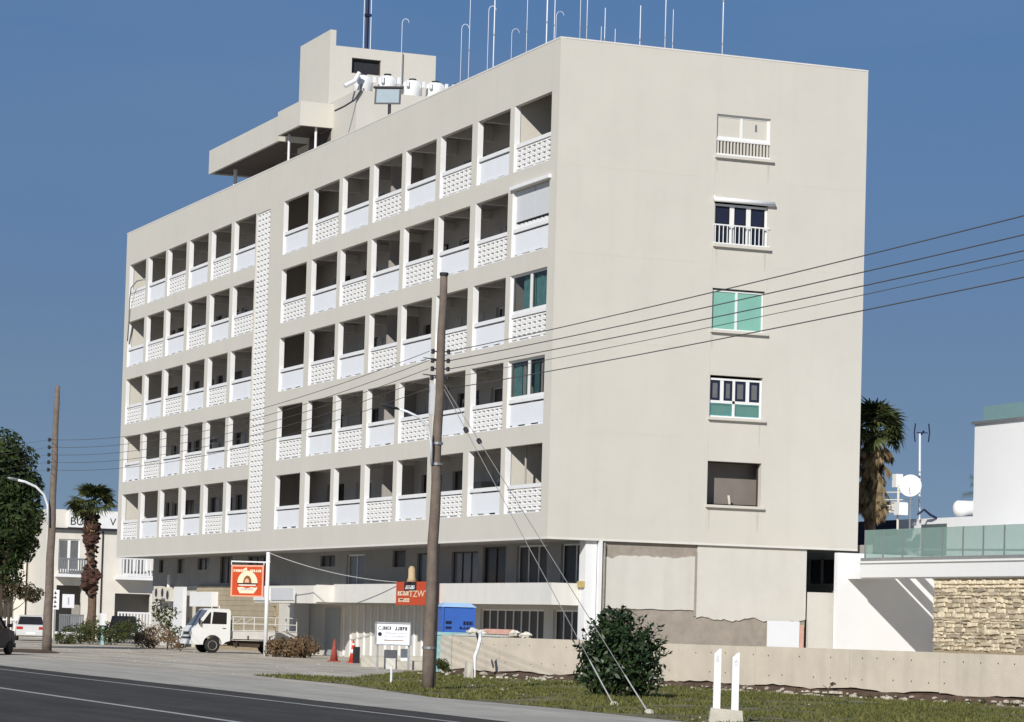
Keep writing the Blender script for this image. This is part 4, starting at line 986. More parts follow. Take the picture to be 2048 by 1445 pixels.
# ------------------------------------------------------------------ cars
def car(name, pos, rz, paint, label, L=4.3, Wd=1.72, H=1.42, suv=False):
    e = empty(name, pos, label, 'car', rz=rz)
    def b(mb, nm, m, par=None, smooth=False): return build(mb, nm, M[m], par or e, smooth, local=True)
    h = L/2; w = Wd/2; zb = H*(.66 if not suv else .62)
    if suv: st = [(-h, .3, zb*.9, w*.9), (-h+.06, .26, zb, w*.97), (-h+.9, .24, zb, w), (0, .24, zb, w), (h-1.1, .24, zb*.97, w), (h-.25, .26, zb*.88, w*.95), (h, .32, zb*.72, w*.86)]
    else: st = [(-h, .34, zb*.92, w*.88), (-h+.1, .26, zb*.98, w*.95), (-h+.8, .22, zb, w), (0, .22, zb, w), (h-1.15, .22, zb*.96, w), (h-.3, .24, zb*.82, w*.95), (h, .30, zb*.66, w*.84)]
    vs = []; n = 8
    for x, z0, z1, hw in st:
        zm = z0+(z1-z0)*.45
        vs += [(x, -hw*.92, z0), (x, -hw, zm), (x, -hw*.96, z1*.97), (x, -hw*.82, z1), (x, hw*.82, z1), (x, hw*.96, z1*.97), (x, hw, zm), (x, hw*.92, z0)]
    fs = [(i*n+j, (i+1)*n+j, (i+1)*n+(j+1) % n, i*n+(j+1) % n) for i in range(len(st)-1) for j in range(n)]+[tuple(range(n)), tuple(range((len(st)-1)*n, len(st)*n))[::-1]]
    b(MB().add(vs, fs), 'body', paint, smooth=False)
    if suv: g = [(-h+.12, zb), (-h+.38, H*.97), (h-2.0, H), (h-1.15, zb*.98)]
    else: g = [(-h+.45, zb), (-h+1.15, H*.975), (h-2.1, H), (h-1.25, zb*.97)]
    wt = w*.72; wb = w*.86
    gv = [(g[0][0], -wb, g[0][1]), (g[1][0], -wt, g[1][1]), (g[2][0], -wt, g[2][1]), (g[3][0], -wb, g[3][1])]
    gv += [(x, -y, z) for x, y, z in gv]
    roof = MB(); roof.add([gv[1], gv[2], gv[6], gv[5], tuple(Vector(gv[1])+Vector((0, 0, .05))), tuple(Vector(gv[2])+Vector((0, 0, .05))), tuple(Vector(gv[6])+Vector((0, 0, .05))), tuple(Vector(gv[5])+Vector((0, 0, .05)))], [(4, 5, 6, 7), (0, 1, 5, 4), (1, 2, 6, 5), (2, 3, 7, 6), (3, 0, 4, 7)])
    for q, r_ in ((0, 1), (3, 2), (4, 5), (7, 6)): roof.tube([gv[q], gv[r_]], .045, 6)
    b(roof, 'roof', paint)
    build_each(MB().add(gv, [(0, 3, 2, 1), (4, 5, 6, 7)]), 'side_glass', M['darkglass'], e, local=True)
    b(MB().add([gv[0], gv[1], gv[5], gv[4]], [(0, 1, 2, 3)]), 'rear_window', 'darkglass'); b(MB().add([gv[3], gv[7], gv[6], gv[2]], [(0, 1, 2, 3)]), 'windscreen', 'darkglass')
    for s in (-1, 1):
        y0, y1 = sorted((s*w*.50, s*w*.90)); b(MB().box(-h-.02, -h+.05, y0, y1, zb*.70, zb*.86), 'tail_light', 'red')
        y0, y1 = sorted((s*w*.50, s*w*.84)); b(MB().box(h-.06, h+.03, y0, y1, zb*.50, zb*.64), 'headlight', 'lamp')
        b(MB().box(h-1.3, h-1.2, *sorted((s*w*.98, s*(w+.14))), zb, zb+.13), 'mirror', paint)
    b(MB().box(-h-.05, -h+.1, -w*.9, w*.9, .30, .50), 'bumper', paint); b(MB().box(h-.1, h+.05, -w*.88, w*.88, .26, .42), 'bumper', paint)
    b(MB().box(-h-.058, -h-.051, -.25, .25, .36, .47) if not suv else MB().box(-h-.03, -h-.01, -.25, .25, .62, .73), 'number_plate', 'signwhite')
    b(MB().box(h+.02, h+.06, -w*.45, w*.45, zb*.45, zb*.58), 'grille', 'dark')
    for x in (-h+.85, h-.85):
        for s in (-1, 1):
            Mx = Matrix.Translation((x, s*(w-.11), .32)) @ Matrix.Rotation(R(-90*s), 4, 'X')
            t_ = b(MB().add(wm.v, wm.f, Mx), 'wheel', 'tyre', smooth=True); b(MB().add(rm.v, rm.f, Mx), 'rim', 'metal', t_, smooth=True)
    return e
p = far(61, 1275, 163); car('sedan_car', (p.x, p.y, 0), math.atan2(.22, -.97), 'carsilver', 'silver saloon car seen from behind left of the left pole', H=1.36)
p = far(-50, 1305, 107); car('dark_suv', (p.x, p.y, 0), math.atan2(.50, -.87), 'carblack', 'dark blue black tall car cut off by the left edge', L=4.4, Wd=1.84, H=1.62, suv=True)
p = far(246, 1278, 163); car('blue_car', (p.x, p.y, 0), math.atan2(-.25, .97), 'carnavy', 'dark blue car facing the camera, parked behind the shrubs by the palm', L=4.2, Wd=1.7, H=1.45, suv=True)

# ------------------------------------------------------------------ cones, boxes and clutter in front of the shops
def cone(px, D, h, m, white, lab):
    p = far(px, 1318, D); p.z = 0
    e = empty('traffic_cone', p, lab, 'traffic cone', 'traffic cones in front of the shops')
    build(MB().cbox((p.x, p.y, .02), .40, .40, .04), 'base', M['cone_old'] if not white else M[m], e)
    build(MB().lathe([(.16, .04), (.028, h), (.02, h)], 16, Matrix.Translation((p.x, p.y, 0))), 'body', M[m], e, smooth=True)
    if white:
        for a, b in ((.42, .60), (.78, .86)):
            ra = .16-.132*(h*a-.04)/(h-.04)+.004; rb_ = .16-.132*(h*b-.04)/(h-.04)+.004
            build(MB().lathe([(ra, h*a), (rb_, h*b)], 16, Matrix.Translation((p.x, p.y, 0))), 'white_band', M['white'], e, smooth=True)
cone(668, 112, .86, 'cone_old', False, 'faded dull red traffic cone, left of the bright one')
cone(706, 110, .86, 'cone', True, 'bright red traffic cone with white bands, right of the faded one')
p = far(713, 1300, 109.5)
tag(build(MB().box(p.x-.12, p.x+.12, p.y-.1, p.y+.1, 0, .62), 'green_canister', M['weedbox'] if 'weedbox' in M else M['dark']), 'dark slim canister touching the bright traffic cone', 'canister')

# blue portable cabin
a = far(884, 1206, 95.3); b = far(951, 1206, 95.5); ux = b-a; ux.z = 0
MBt = frameM((a.x, a.y, 0), ux, (0, 0, 1)); w5 = ux.length
T5 = empty('portable_toilet', (a.x, a.y, 0), 'blue portable toilet cabin with pale roof standing behind the concrete wall', 'portable toilet')
build(MB().box(0, w5, 0, 2.14, -.95, 0, MBt), 'cabin', M['blue'], T5)
build(MB().add([(-.05, 2.142, .05), (w5+.05, 2.142, .05), (w5+.05, 2.142, -1.05), (-.05, 2.142, -1.05), (.15, 2.28, -.15), (w5-.15, 2.28, -.15), (w5-.15, 2.28, -.85), (.15, 2.28, -.85)], [(0, 1, 5, 4), (1, 2, 6, 5), (2, 3, 7, 6), (3, 0, 4, 7), (4, 5, 6, 7)], MBt), 'roof', M['blueroof'], T5)
cr = MB()
for u in (0, w5-.07): cr.box(u, u+.07, 0, 2.14, .001, .04, MBt)
build_each(cr, 'corner_rib', M['blue'], T5)
build_each(MB().box(.14, .34, 1.58, 1.68, .002, .012, MBt).box(.14, .34, 1.42, 1.50, .002, .012, MBt), 'vent', M['navy'], T5)
build(strokes(.72, 1.12, 1.56, 1.68, 4, MBt, 31, .012, 1.2), 'lettering', M['navy'], T5); build(strokes(.60, 1.10, 1.42, 1.50, 5, MBt, 32, .012, .6), 'lettering', M['navy'], T5)
a = far(869, 1257, 92); b = far(903, 1257, 91); ux = b-a; ux.z = 0; MBx = frameM((a.x, a.y, 0), ux, (0, 0, 1)); w6 = ux.length
T6 = empty('turquoise_bin', (a.x, a.y, 0), 'pale turquoise box standing between the pole and the concrete wall', 'bin')
build(MB().box(0, w6, .06, 1.22, -.8, 0, MBx), 'body', M['turq'], T6); build(MB().box(-.03, w6+.03, 1.222, 1.32, -.83, .03, MBx), 'lid', M['turq'], T6)

# ------------------------------------------------------------------ boundary wall
WA = far(905, 1262, 90); WB = far(2048, 1300, 70.5); WB = WA+(WB-WA)*1.25
d = WB-WA; d.z = 0; LW = d.length; MW = frameM((WA.x, WA.y, 0), d, (0, 0, 1))
BW = empty('concrete_wall', (WA.x, WA.y, 0), 'long low cast concrete boundary wall in front of the yard', 'wall')
zt = 1.215
rw_ = random.Random(4)
def ucoord(px):   # where along the wall a pixel column meets it
    lo, hi = 0, LW
    for _ in range(50):
        m_ = (lo+hi)/2; q = WA+d*(m_/LW)-CAM
        if 1024+F*q.dot(_r)/q.dot(_f) < px: lo = m_
        else: hi = m_
    return lo
cuts = [0]+[ucoord(x) for x in (1000, 1175, 1358, 1511, 1700, 1880)]+[LW]
for i in range(len(cuts)-1):
    a, b = cuts[i]+.008, cuts[i+1]-.008; N = max(4, int((b-a)/.25)); vs = []
    top = rw_.uniform(-.008, .008)
    for k in range(N+1):
        u = a+(b-a)*k/N; zb = .20+.03*math.sin(u*2.1)+rw_.uniform(-.02, .02)
        vs += [(u, zb, 0), (u, zt+top+rw_.uniform(-.004, .004), 0), (u, zt+top, -.2), (u, zb, -.2)]
    mb = MB(); mb.add(vs, [(4*k+j, 4*k+4+j, 4*k+4+(j+1) % 4, 4*k+(j+1) % 4) for k in range(N) for j in range(4)]+[(0, 1, 2, 3), (4*N+3, 4*N+2, 4*N+1, 4*N)], MW)
    build(mb, 'wall_panel', M['concrete'], BW)
build(MB().box(0, LW, 0, .3, -.19, -.06, MW), 'footing', M['soil'], BW)
build(MB().box(0, LW, 1.0, 1.19, -.05, -.03, MW).box(0, LW, .3, .5, -.15, -.13, MW), 'joint_filler', M['rough_concrete'], BW)
th = MB()
for i in range(60):
    u = .5+i*.62
    if u > LW: break
    for z in (.46, 1.0):
        if rw_.random() < .2: continue
        th.lathe([(.001, .002), (.022, .002), (.022, .004)], 6, MW @ Matrix.Translation((u+rw_.uniform(-.05, .05), z+rw_.uniform(-.02, .02), 0)))
tag(build(th, 'tie_holes', M['hole'], BW), kind='stuff')
p = far(881, 1265, 90.4); q = far(904, 1265, 90.0); ux = q-p; ux.z = 0; ME = frameM((p.x, p.y, 0), ux, (0, 0, 1))
tag(build(MB().add([(0, 0, 0), (ux.length, 0, 0), (ux.length, 1.22, 0), (.05, 1.24, 0), (-.02, .9, 0), (.04, .85, 0), (-.02, .5, 0), (0, 0, -.35), (ux.length, 0, -.35), (ux.length, 1.22, -.35), (.05, 1.24, -.35), (-.02, .9, -.35), (.04, .85, -.35), (-.02, .5, -.35)],
    [tuple(range(7)), tuple(range(7, 14))[::-1]]+[(i, i+7, (i+1) % 7+7, (i+1) % 7) for i in range(7)], ME), 'wall_end_block', M['concrete2']), 'rough chipped concrete end block at the left end of the boundary wall', 'block')
# soil bank and stones at the foot
sb = MB(); vs = []; N = 140
for k in range(N+1):
    u = -.5+(LW+.5)*k/N; h_ = .10+.04*noise.noise(Vector((u*.9, 0, 0)))+rw_.uniform(-.02, .02)
    vs += [(u, .0, .55+rw_.uniform(-.12, .12)), (u, h_*.5, .25), (u, h_+.06, .02), (u, h_+.08, -.2)]
sb.add(vs, [(4*k+j, 4*k+j+1, 4*k+j+5, 4*k+j+4) for k in range(N) for j in range(3)], MW)
tag(build(sb, 'soil_bank', M['soil']), 'dark earth bank along the foot of the concrete wall', 'soil', None, 'structure')
def rock(r, s):
    vs = []; 
    for (t_, ph) in [(0, 0)]+[(t2, p2*2*math.pi/6+t2) for t2 in (.9, 1.9) for p2 in range(6)]+[(math.pi, 0)]:
        k = s*r.uniform(.7, 1.15); vs.append((k*math.sin(t_)*math.cos(ph)*1.3, k*math.sin(t_)*math.sin(ph), k*math.cos(t_)*.6))
    fs = [(0, 1+j, 1+(j+1) % 6) for j in range(6)]+[(1+j, 7+j, 7+(j+1) % 6, 1+(j+1) % 6) for j in range(6)]+[(13, 7+(j+1) % 6, 7+j) for j in range(6)]
    return vs, fs
rr = random.Random(8); rk = MB()
for i in range(360):
    u = rr.uniform(-.5, LW); v = abs(rr.gauss(.45, .35)); s = rr.choice((.03, .045, .06, .09))*rr.uniform(.7, 1.3)
    vs, fs = rock(rr, s); q = MW @ Vector((u, s*.25+.01+(.06 if v < .4 else 0), v)); rk.add(vs, fs, Matrix.Translation(q) @ Matrix.Rotation(rr.uniform(0, 6), 4, 'Z'))
for i in range(60):
    x = rr.uniform(12, 55); y = rr.uniform(-17.5, -3); 
    if not inpoly(x, y, GP): continue
    vs, fs = rock(rr, rr.uniform(.02, .05)); rk.add(vs, fs, Matrix.Translation((x, y, .02)))
for i in range(300):
    x = rr.uniform(-50, 25); y = rr.uniform(-16, -1); vs, fs = rock(rr, rr.uniform(.015, .04)); rk.add(vs, fs, Matrix.Translation((x, y, .01)))
tag(build(rk, 'rubble', M['dirt']), 'pale broken stones scattered along the wall foot and verge', 'rubble', None, 'stuff')
# rubble heap on the wall
tag(build(MB().box(ucoord(955), ucoord(1003), zt+.16, zt+.25, -.5, -.25, MW).box(ucoord(965), ucoord(1008), zt+.10, zt+.157, -.6, -.2, MW), 'pink_plank', M['pinkwood']), 'pink timber planks lying across the top of the concrete wall', 'plank')
tag(build(MB().box(ucoord(908), ucoord(1005), zt+.012, zt+.07, -.4, -.02, MW @ Matrix.Rotation(R(.2), 4, 'Z')), 'pale_plank', M['paleplank']), 'long pale grey green plank lying along the wall top', 'plank')
def sack(u, s, lab, nm='sack', zz=.08, m='sack', seed=1):
    r = random.Random(seed); mb = MB(); vs = []; n = 12; k = 7; s *= .72
    for i in range(k+1):
        t_ = math.pi*i/k
        for j in range(n):
            ph = 2*math.pi*j/n; q = s*(1+r.uniform(-.30, .30)); vs.append((q*1.5*math.sin(t_)*math.cos(ph), q*.55*math.cos(t_), q*.7*math.sin(t_)*math.sin(ph)))
    mb.add(vs, [(i*n+j, i*n+(j+1) % n, (i+1)*n+(j+1) % n, (i+1)*n+j) for i in range(k) for j in range(n)], MW @ Matrix.Translation((u, zt+zz+s*.5, -.3)))
    tag(build(mb, nm, M[m]), lab, 'sack', 'pale sacks on the wall top')
sack(ucoord(930), .26, 'pointed pale sack in front of the blue cabin lettering', seed=2, zz=.06)
sack(ucoord(950), .22, 'crumpled pale sack at the left end of the pink planks', seed=3, zz=.05)
sack(ucoord(1012), .24, 'pale crumpled sack at the right end of the pink planks', seed=4, zz=.04)
sack(ucoord(1035), .26, 'low pale sack slumped furthest right on the wall top', seed=5, zz=-.02)
# bent white pipe on the wall
pp = [far(961, 1266, 86.6), far(960, 1280, 86.4), far(955, 1300, 86.3), far(950, 1312, 86.3), far(950, 1345, 86.4), far(949, 1372, 86)]
tag(build(MB().tube(pp, [.045, .06, .05, .06, .022, .022], 8), 'bent_white_pipe', M['white'], smooth=True), 'bent white plastic pipe hanging down the concrete wall', 'pipe')
tag(build(MB().tube([far(953, 1266, 86.8), far(957, 1282, 86.7)], .035, 6), 'dark_hose', M['dark']), 'short dark hose end beside the bent white pipe', 'hose')
pb = far(937, 1370, 84.5)
tag(build(MB().add([(-.16, -.1, 0), (.16, -.1, 0), (.14, .1, 0), (-.14, .1, 0), (-.13, -.08, .46), (.06, -.08, .52), (.12, .08, .4), (-.12, .08, .5)], [(0, 1, 5, 4), (1, 2, 6, 5), (2, 3, 7, 6), (3, 0, 4, 7), (4, 5, 6, 7)], Matrix.Translation((pb.x, pb.y, 0))), 'broken_block', M['concrete2']), 'broken white concrete block standing under the bent pipe', 'block')
pb = far(782, 1372, 75)
tag(build(MB().tube([(pb.x, pb.y, 0), (pb.x, pb.y, .45)], .03, 6), 'white_stake', M['white']), 'thin pale stake in the grass left of the pole foot', 'stake')

# ------------------------------------------------------------------ marker posts
gp = at(1451, 1446, 'Z', 0)
MPm = frameM((gp.x, gp.y, 0), side, (0, 0, 1))
tag(build(MB().add([(-.30, 0, .15), (.30, 0, .15), (.28, .22, .13), (-.27, .26, .13), (-.30, 0, -.2), (.30, 0, -.2), (.27, .20, -.18), (-.26, .24, -.18)], [(0, 1, 2, 3), (5, 4, 7, 6), (1, 5, 6, 2), (4, 0, 3, 7), (3, 2, 6, 7)], MPm), 'post_footing', M['concrete2']), 'rough grey concrete footing under the two white posts', 'footing')
def mpost(u, h, ch, lab):
    e = empty('marker_post', MPm @ Vector((u, .2, 0)), lab, 'marker post', 'pair of white marker posts')
    n = 7; prof = [(-.062, .15), (.062, .15)]; top = [(.062, h+.03), (.03, h+.03), (-.005, h), (-.03, h-.03), (-.062, h-.05)]
    poly = prof+top; vs = [(u+x, z, .045) for x, z in poly]+[(u+x, z, -.045) for x, z in poly]; k = len(poly)
    build(MB().add(vs, [tuple(range(k)), tuple(range(k, 2*k))[::-1]]+[(i, i+k, (i+1) % k+k, (i+1) % k) for i in range(k)], MPm), 'shaft', M['white'], e)
    text(ch, .10, MPm @ Matrix.Translation((u-.03, h-.16, .047)), 'number', M['greyprint'], e)
    build(MB().box(u-.03, u+.03, h-.19, h-.18, .046, .05, MPm), 'underline', M['greyprint'], e)
mpost(-.165, 1.26, '2', 'left white post of the pair, taller, marked 2')
mpost(.155, 1.20, 'A', 'right white post of the pair, slightly lower')

# ------------------------------------------------------------------ right-hand house
HW = empty('white_house', (7, 14, 0), 'modern white house with stone wall, pergola roof and glass balustrades right of the apartments', 'house')
xw, yf = .60, 11.6
build(MB().box(xw-.25, xw, 11.20, 15.4, 0, 4.56), 'side_wall', M['housewhite'], HW)
build(MB().box(xw, 13.8, 15.4, 15.6, 0, 4.5), 'porch_rear_wall', M['housewhite'], HW)
slots = [(13.30, 13.48), (13.95, 14.28), (14.62, 15.0)]
rf = MB(); z0, z1 = 3.62, 3.92; ys = [11.62]+[v for s in slots for v in s]+[15.38]; rf.box(xw+.002, 14, 11.62, 11.9, 3.62, 3.86)
for i in range(0, len(ys), 2): rf.box(xw+.002, 14.0, ys[i], ys[i+1], 3.86, 3.92)
build(rf, 'pergola_roof', M['housewhite'], HW)
build(MB().box(1.72, 14.0, 11.5, 11.615, 3.66, 4.17), 'fascia', M['fascia'], HW)
build(MB().box(1.5, 14.0, 11.44, 11.60, 4.172, 4.24), 'coping', M['gcoping'] if 'gcoping' in M else M['frame'], HW)
build(MB().box(1.75, 14.0, 11.50, 11.58, 4.242, 4.36), 'balustrade_rail', M['metal'], HW)
build(MB().box(-8, 14, 15.62, 19, 3.9, 4.4), 'terrace_slab', M['housewhite'], HW)
us = [2.0, 3.3, 4.7, 6.08, 7.4, 8.75, 10.05, 11.37, 12.7, 14.0]
for i in range(len(us)-1):
    build(MB().box(us[i]+.02, us[i+1]-.02, 11.53, 11.55, 4.362, 5.36), 'glass_pane', M['gglass'], HW)
    build(MB().box(us[i]-.015, us[i]+.015, 11.515, 11.565, 4.362, 5.36), 'post', M['metal'], HW)
build(MB().box(-.2, 1.6, 15.1, 15.13, 4.58, 5.75), 'shaded_pane', M['dglass'], HW)
build(MB().tube([(1.0, 13.5, 4.75), (9.5, 13.5, 4.62)], .04, 6), 'hand_rail', M['metal'], HW)
for yy in (): pass
build(MB().box(-7.1, 14, 18.0, 18.25, 4.4, 6.2), 'parapet_wall', M['housewhite'], HW)
build(MB().box(-2.11, -.7, 17.7, 17.99, 4.4, 6.16), 'parapet_return', M['housewhite'], HW)
UB = MB().box(-.70, 14, 17.6, 24, 4.4, 9.62)
build(UB, 'upper_block', M['housewhite'], HW)
build(MB().box(-.8, 14, 17.5, 24.1, 9.622, 9.72), 'upper_coping', M['metal'], HW)
for i, (a, b) in enumerate(((-.35, .88), (.93, 2.2), (2.25, 3.5), (3.55, 4.8))): build(MB().box(a, b, 17.75, 17.77, 9.722, 10.3), 'glass_pane', M['gglass'], HW)
build(MB().box(-10, 14, 18.3, 30, 4.0, 5.6), 'rear_roof', M['housewhite'], HW)
build(MB().box(14.0, 14.2, 11.5, 30, 0, 9.6), 'far_side_wall', M['housewhite'], HW)
# stone wall, stones one by one
build(MB().box(6.72, 14, 11.66, 15.38, 0, 3.60), 'stone_wall_core', M['mortar'], HW)
rs = random.Random(12); stone_meshes = []
for k in range(14):
    r = random.Random(100+k); n = r.randint(5, 7); pts = []
    base = [(0, .1), (.12, 0), (.85, .02), (1, .15), (.98, .85), (.85, 1), (.12, .97), (0, .82)]
    pts = [(min(1, max(0, x+r.uniform(-.09, .09))), min(1, max(0, z+r.uniform(-.13, .13)))) for x, z in base]
    dd = r.uniform(.7, 1.2); pts = [(min(1.06, max(-.06, x+r.uniform(-.05, .05))), min(1.1, max(-.1, z_+r.uniform(-.12, .12)))) for x, z_ in pts]
    vs = [(x, 0, z) for x, z in pts]+[(.5+(x-.5)*.86, -dd*r.uniform(.75, 1.1), .5+(z-.5)*.80) for x, z in pts]
    mb = MB().add(vs, [tuple(range(8, 16))[::-1]]+[(i, i+8, (i+1) % 8+8, (i+1) % 8) for i in range(8)])
    stone_meshes.append(bm_to_mesh(mb, 'stone', M['stone']))
z = 1.18; cnt = 0; low = MB()
while z < 3.56:
    hh = rs.uniform(.08, .19); x = 6.73+rs.uniform(0, .1)
    while x < 13.9:
        ww = rs.choice((.12, .16, .24, .3, .42, .6))*rs.uniform(.8, 1.2); h2_ = min(hh*rs.uniform(.6, 1.35), 3.58-z)
        if x > 12.7: x += ww; continue
        if h2_ > .05 and cnt < 298:
            q = build(None, 'stone', None, HW, mesh=rs.choice(stone_meshes)); q.location = (x-7, 11.66-14, z+rs.uniform(-.015, .015)); q.scale = (ww*rs.uniform(.80, .97), rs.uniform(.02, .07), h2_*rs.uniform(.75, .97)); q.rotation_euler = (0, R(rs.uniform(-5, 5)), 0); cnt += 1
        elif h2_ > .05:
            me_ = rs.choice(stone_meshes)
            low.add([(x+v.co.x*ww*.93, 11.66+v.co.y*.06, z+v.co.z*h2_*.92) for v in me_.vertices], [tuple(p_.vertices) for p_ in me_.polygons])
        x += ww
    z += hh
if low.v: tag(build(low, 'stones', M['stone'], HW), kind='stuff')
# roof equipment behind
DS = empty('satellite_dish', far(1820, 1000, 109.5), 'round white satellite dish turned to the camera on the white house roof', 'satellite dish')
dc = far(1821, 972, 109.5); nrm = (CAM-dc).normalized(); nrm = (nrm+Vector((0, -.15, .12))).normalized(); rotq = nrm.to_track_quat('Z', 'Y').to_matrix().to_4x4()
build(MB().lathe([(.01, -.05), (.20, -.04), (.40, .02), (.42, .035), (.40, .03), (.20, .0), (.01, -.012)], 32, Matrix.Translation(dc) @ rotq), 'dish', M['white'], DS, smooth=True)
build(MB().tube([dc-nrm*.1, Vector((dc.x, dc.y, dc.z-.4)), Vector((dc.x, dc.y, 5.6))], .035, 6), 'mount', M['metal'], DS)
build(MB().tube([dc-Vector((0, 0, .35)), dc+nrm*.45-Vector((0, 0, .1))], .015, 5), 'feed_arm', M['metal'], DS)
AN = empty('tv_aerial', far(1838, 1030, 114), 'tall pale mast with a dark dipole television aerial right of the dish', 'aerial')
mt, mtop = far(1839, 1040, 114), far(1840, 868, 114)
build(MB().tube([mt, mtop], .045, 8), 'mast', M['whitemetal'], AN)
ab = MB(); c0 = far(1844, 866, 114)
ab.tube([c0-side*.22, c0+side*.22], .02, 5)
for s_, hh in ((-.26, .36), (.26, .36)):
    ab.tube([c0+side*s_+Vector((0, 0, -hh)), c0+side*(s_*1.15), c0+side*s_+Vector((0, 0, hh))], .028, 5)
ab.tube([c0-side*.05+Vector((0, 0, -.08)), c0+side*.08+Vector((0, 0, .08))], .04, 5)
build(ab, 'antenna_elements', M['navy'], AN)
# rooftop water heaters
def heater(px, py, D, L_, r_, lab, m='tank'):
    c = far(px, py, D); e = empty('water_heater', c, lab, 'water heater', 'rooftop water heater tanks')
    d_ = side*.96+Vector((0, 0, 0)); n = 6
    build(MB().tube([c-d_*(L_/2), c-d_*(L_/2-.06), c-d_*(L_/2-.16), c+d_*(L_/2-.16), c+d_*(L_/2-.06), c+d_*(L_/2)], [r_*.35, r_*.75, r_, r_, r_*.75, r_*.35], 18), 'cylinder', M[m], e, smooth=True)
    fr = MB()
    for s_ in (-1, 1): fr.tube([c+d_*(s_*L_*.3), c+d_*(s_*L_*.3)-Vector((0, 0, r_+.35))], .03, 5)
    build(fr, 'stand', M['metal'], e)
heater(1936, 1018, 112, 1.2, .31, 'horizontal white water heater against the upper white block')
heater(1958, 1003, 114, .5, .14, 'small white cylinder above the horizontal water heater')
for (x, y, w_, h_, D_, m, lab) in ((1795, 962, .30, .50, 110.5, 'white', 'white box unit just left of the dish top'), (1802, 1018, .38, .48, 110, 'white', 'white ragged box unit under the dish'), (1782, 1015, .32, .42, 111, 'sack', 'pale square cabinet beside the palm skirt'),
        (1728, 985, .65, .85, 125, 'shutter', 'grey cylinder tank close to the building edge behind the palm')):
    c = far(x, y, D_)
    tag(build(MB().cbox(c, w_, w_, h_), 'roof_unit', M[m]), lab, 'roof unit', 'equipment on the rear roof')
rkx = MB()
for x in (1797, 1797): pass
a = far(1797, 970, 110.2); rkx.tube([a, Vector((a.x, a.y, 5.6))], .045, 6)
for y in (985, 1000, 1012): q = far(1762, y, 110.2); q2 = far(1828, y, 110.2); rkx.tube([q, q2], .02, 5)
tag(build(rkx, 'roof_rack', M['sack']), 'pale pipe rack on the roof between palm and dish', 'rack')
bk = far(1755, 1035, 121); tag(build(MB().box(bk.x-2.2, bk.x+2.6, bk.y, bk.y+1.5, 4, 6.35), 'solar_panel_bank', M['navy']), 'dark bank of solar panels low behind the glass balustrade', 'solar panel')
dc2 = far(1848, 1030, 113); tag(build(MB().tube([dc2+side*(-.25), dc2+Vector((0, 0, .2)), dc2+side*.25, dc2+side*.5-Vector((0, 0, .12))], .05, 6), 'pipe_tangle', M['navy']), 'tangle of dark pipework at the foot of the aerial mast', 'pipework')

# ------------------------------------------------------------------ plants
def fan(n, L, spread, droop, seed, wid=.05):
    """fan palm leaf: petiole along +x then a fan of narrow blades"""
    r = random.Random(seed); mb = MB(); pl = L*.45
    mb.tube([(0, 0, 0), (pl*.5, 0, .04*L), (pl, 0, .03*L)], [.022, .016, .012], 4)
    for i in range(n):
        a = -spread+2*spread*i/(n-1); ln = (L-pl)*(1-.25*abs(a)/spread)*r.uniform(.85, 1.1)
        c, s = math.cos(a), math.sin(a); p = [(pl, 0, .03*L)]
        for k in (1, 2, 3):
            t_ = k/3; p.append((pl+c*ln*t_*(1-.12*t_*t_), s*ln*t_, .03*L+.05*L*t_-droop*ln*t_*t_*t_*r.uniform(.6, 1.2)-.05*abs(s)*t_))
        w = [wid*.5, wid, wid*.75, .004]; vs = []
        for (q, ww) in zip(p, w): vs += [(q[0]+s*ww, q[1]-c*ww, q[2]), (q[0]-s*ww, q[1]+c*ww, q[2]+.01)]
        mb.add(vs, [(2*k, 2*k+2, 2*k+3, 2*k+1) for k in range(3)])
    return mb
def palm(base, H, cr, nl, label, seed, skirt, dead_n, trunk_r=.22, dead_len=1.6, top_bias=0.):
    e = empty('palm_tree', base, label, 'palm tree'); r = random.Random(seed)
    N = 18; pts = [(base[0]+.12*math.sin(i*.4), base[1]+.1*math.sin(i*.3), base[2]+H*i/N) for i in range(N+1)]
    build(MB().tube(pts, [trunk_r*(1.3-.35*min(1, i/4)) for i in range(N+1)], 12), 'trunk', M['bark'], e)
    top = Vector(pts[-1])
    me = [bm_to_mesh(fan(15, cr*r.uniform(.9, 1.1), 1.45, .55, seed+k, .045*cr), 'frond', M['palmleaf']) for k in range(4)]
    for k in range(nl):
        az = k*2.399+r.uniform(-.2, .2); el = r.uniform(-.45, 1.35)
        q = build(None, 'frond', None, e, mesh=me[k % 4]); q.location = top-Vector(base); q.rotation_euler = (r.uniform(-.6, .6), -el, az)
    dm = [bm_to_mesh(fan(9, dead_len*r.uniform(.85, 1.1), .5, .2, seed+50+k, .05), 'dead_frond', M['deadleaf']) for k in range(3)]
    for k in range(dead_n):
        az = k*2.399+r.uniform(-.3, .3); z = r.uniform(0, skirt); q = build(None, 'dead_frond', None, e, mesh=dm[k % 3])
        q.location = top-Vector(base)-Vector((0, 0, z))+Vector((math.cos(az), math.sin(az), 0))*trunk_r*.7; q.rotation_euler = (r.uniform(-.5, .5), R(90)-r.uniform(.05, .55)*(1.6 if z < .5 else 1), az)
    return e, top, r
pl = far(178, 1265, 166)
e, top, r = palm((pl.x, pl.y, 0), 7.6, 1.75, 34, 'fan palm with dark ragged trunk left of the apartment building', 21, .8, 8, .26, .9)
bt = MB()
for k in range(150):
    z = 2.6+5.0*(k/150)**.9; az = r.uniform(0, 6.28); s = r.uniform(.12, .30)*(1+.5*math.sin(z*2.3))
    vs, fs = rock(r, s); bt.add(vs, fs, Matrix.Translation((pl.x+math.cos(az)*.30, pl.y+math.sin(az)*.30, z)) @ Matrix.Rotation(r.uniform(-.6, .6), 4, 'X'))
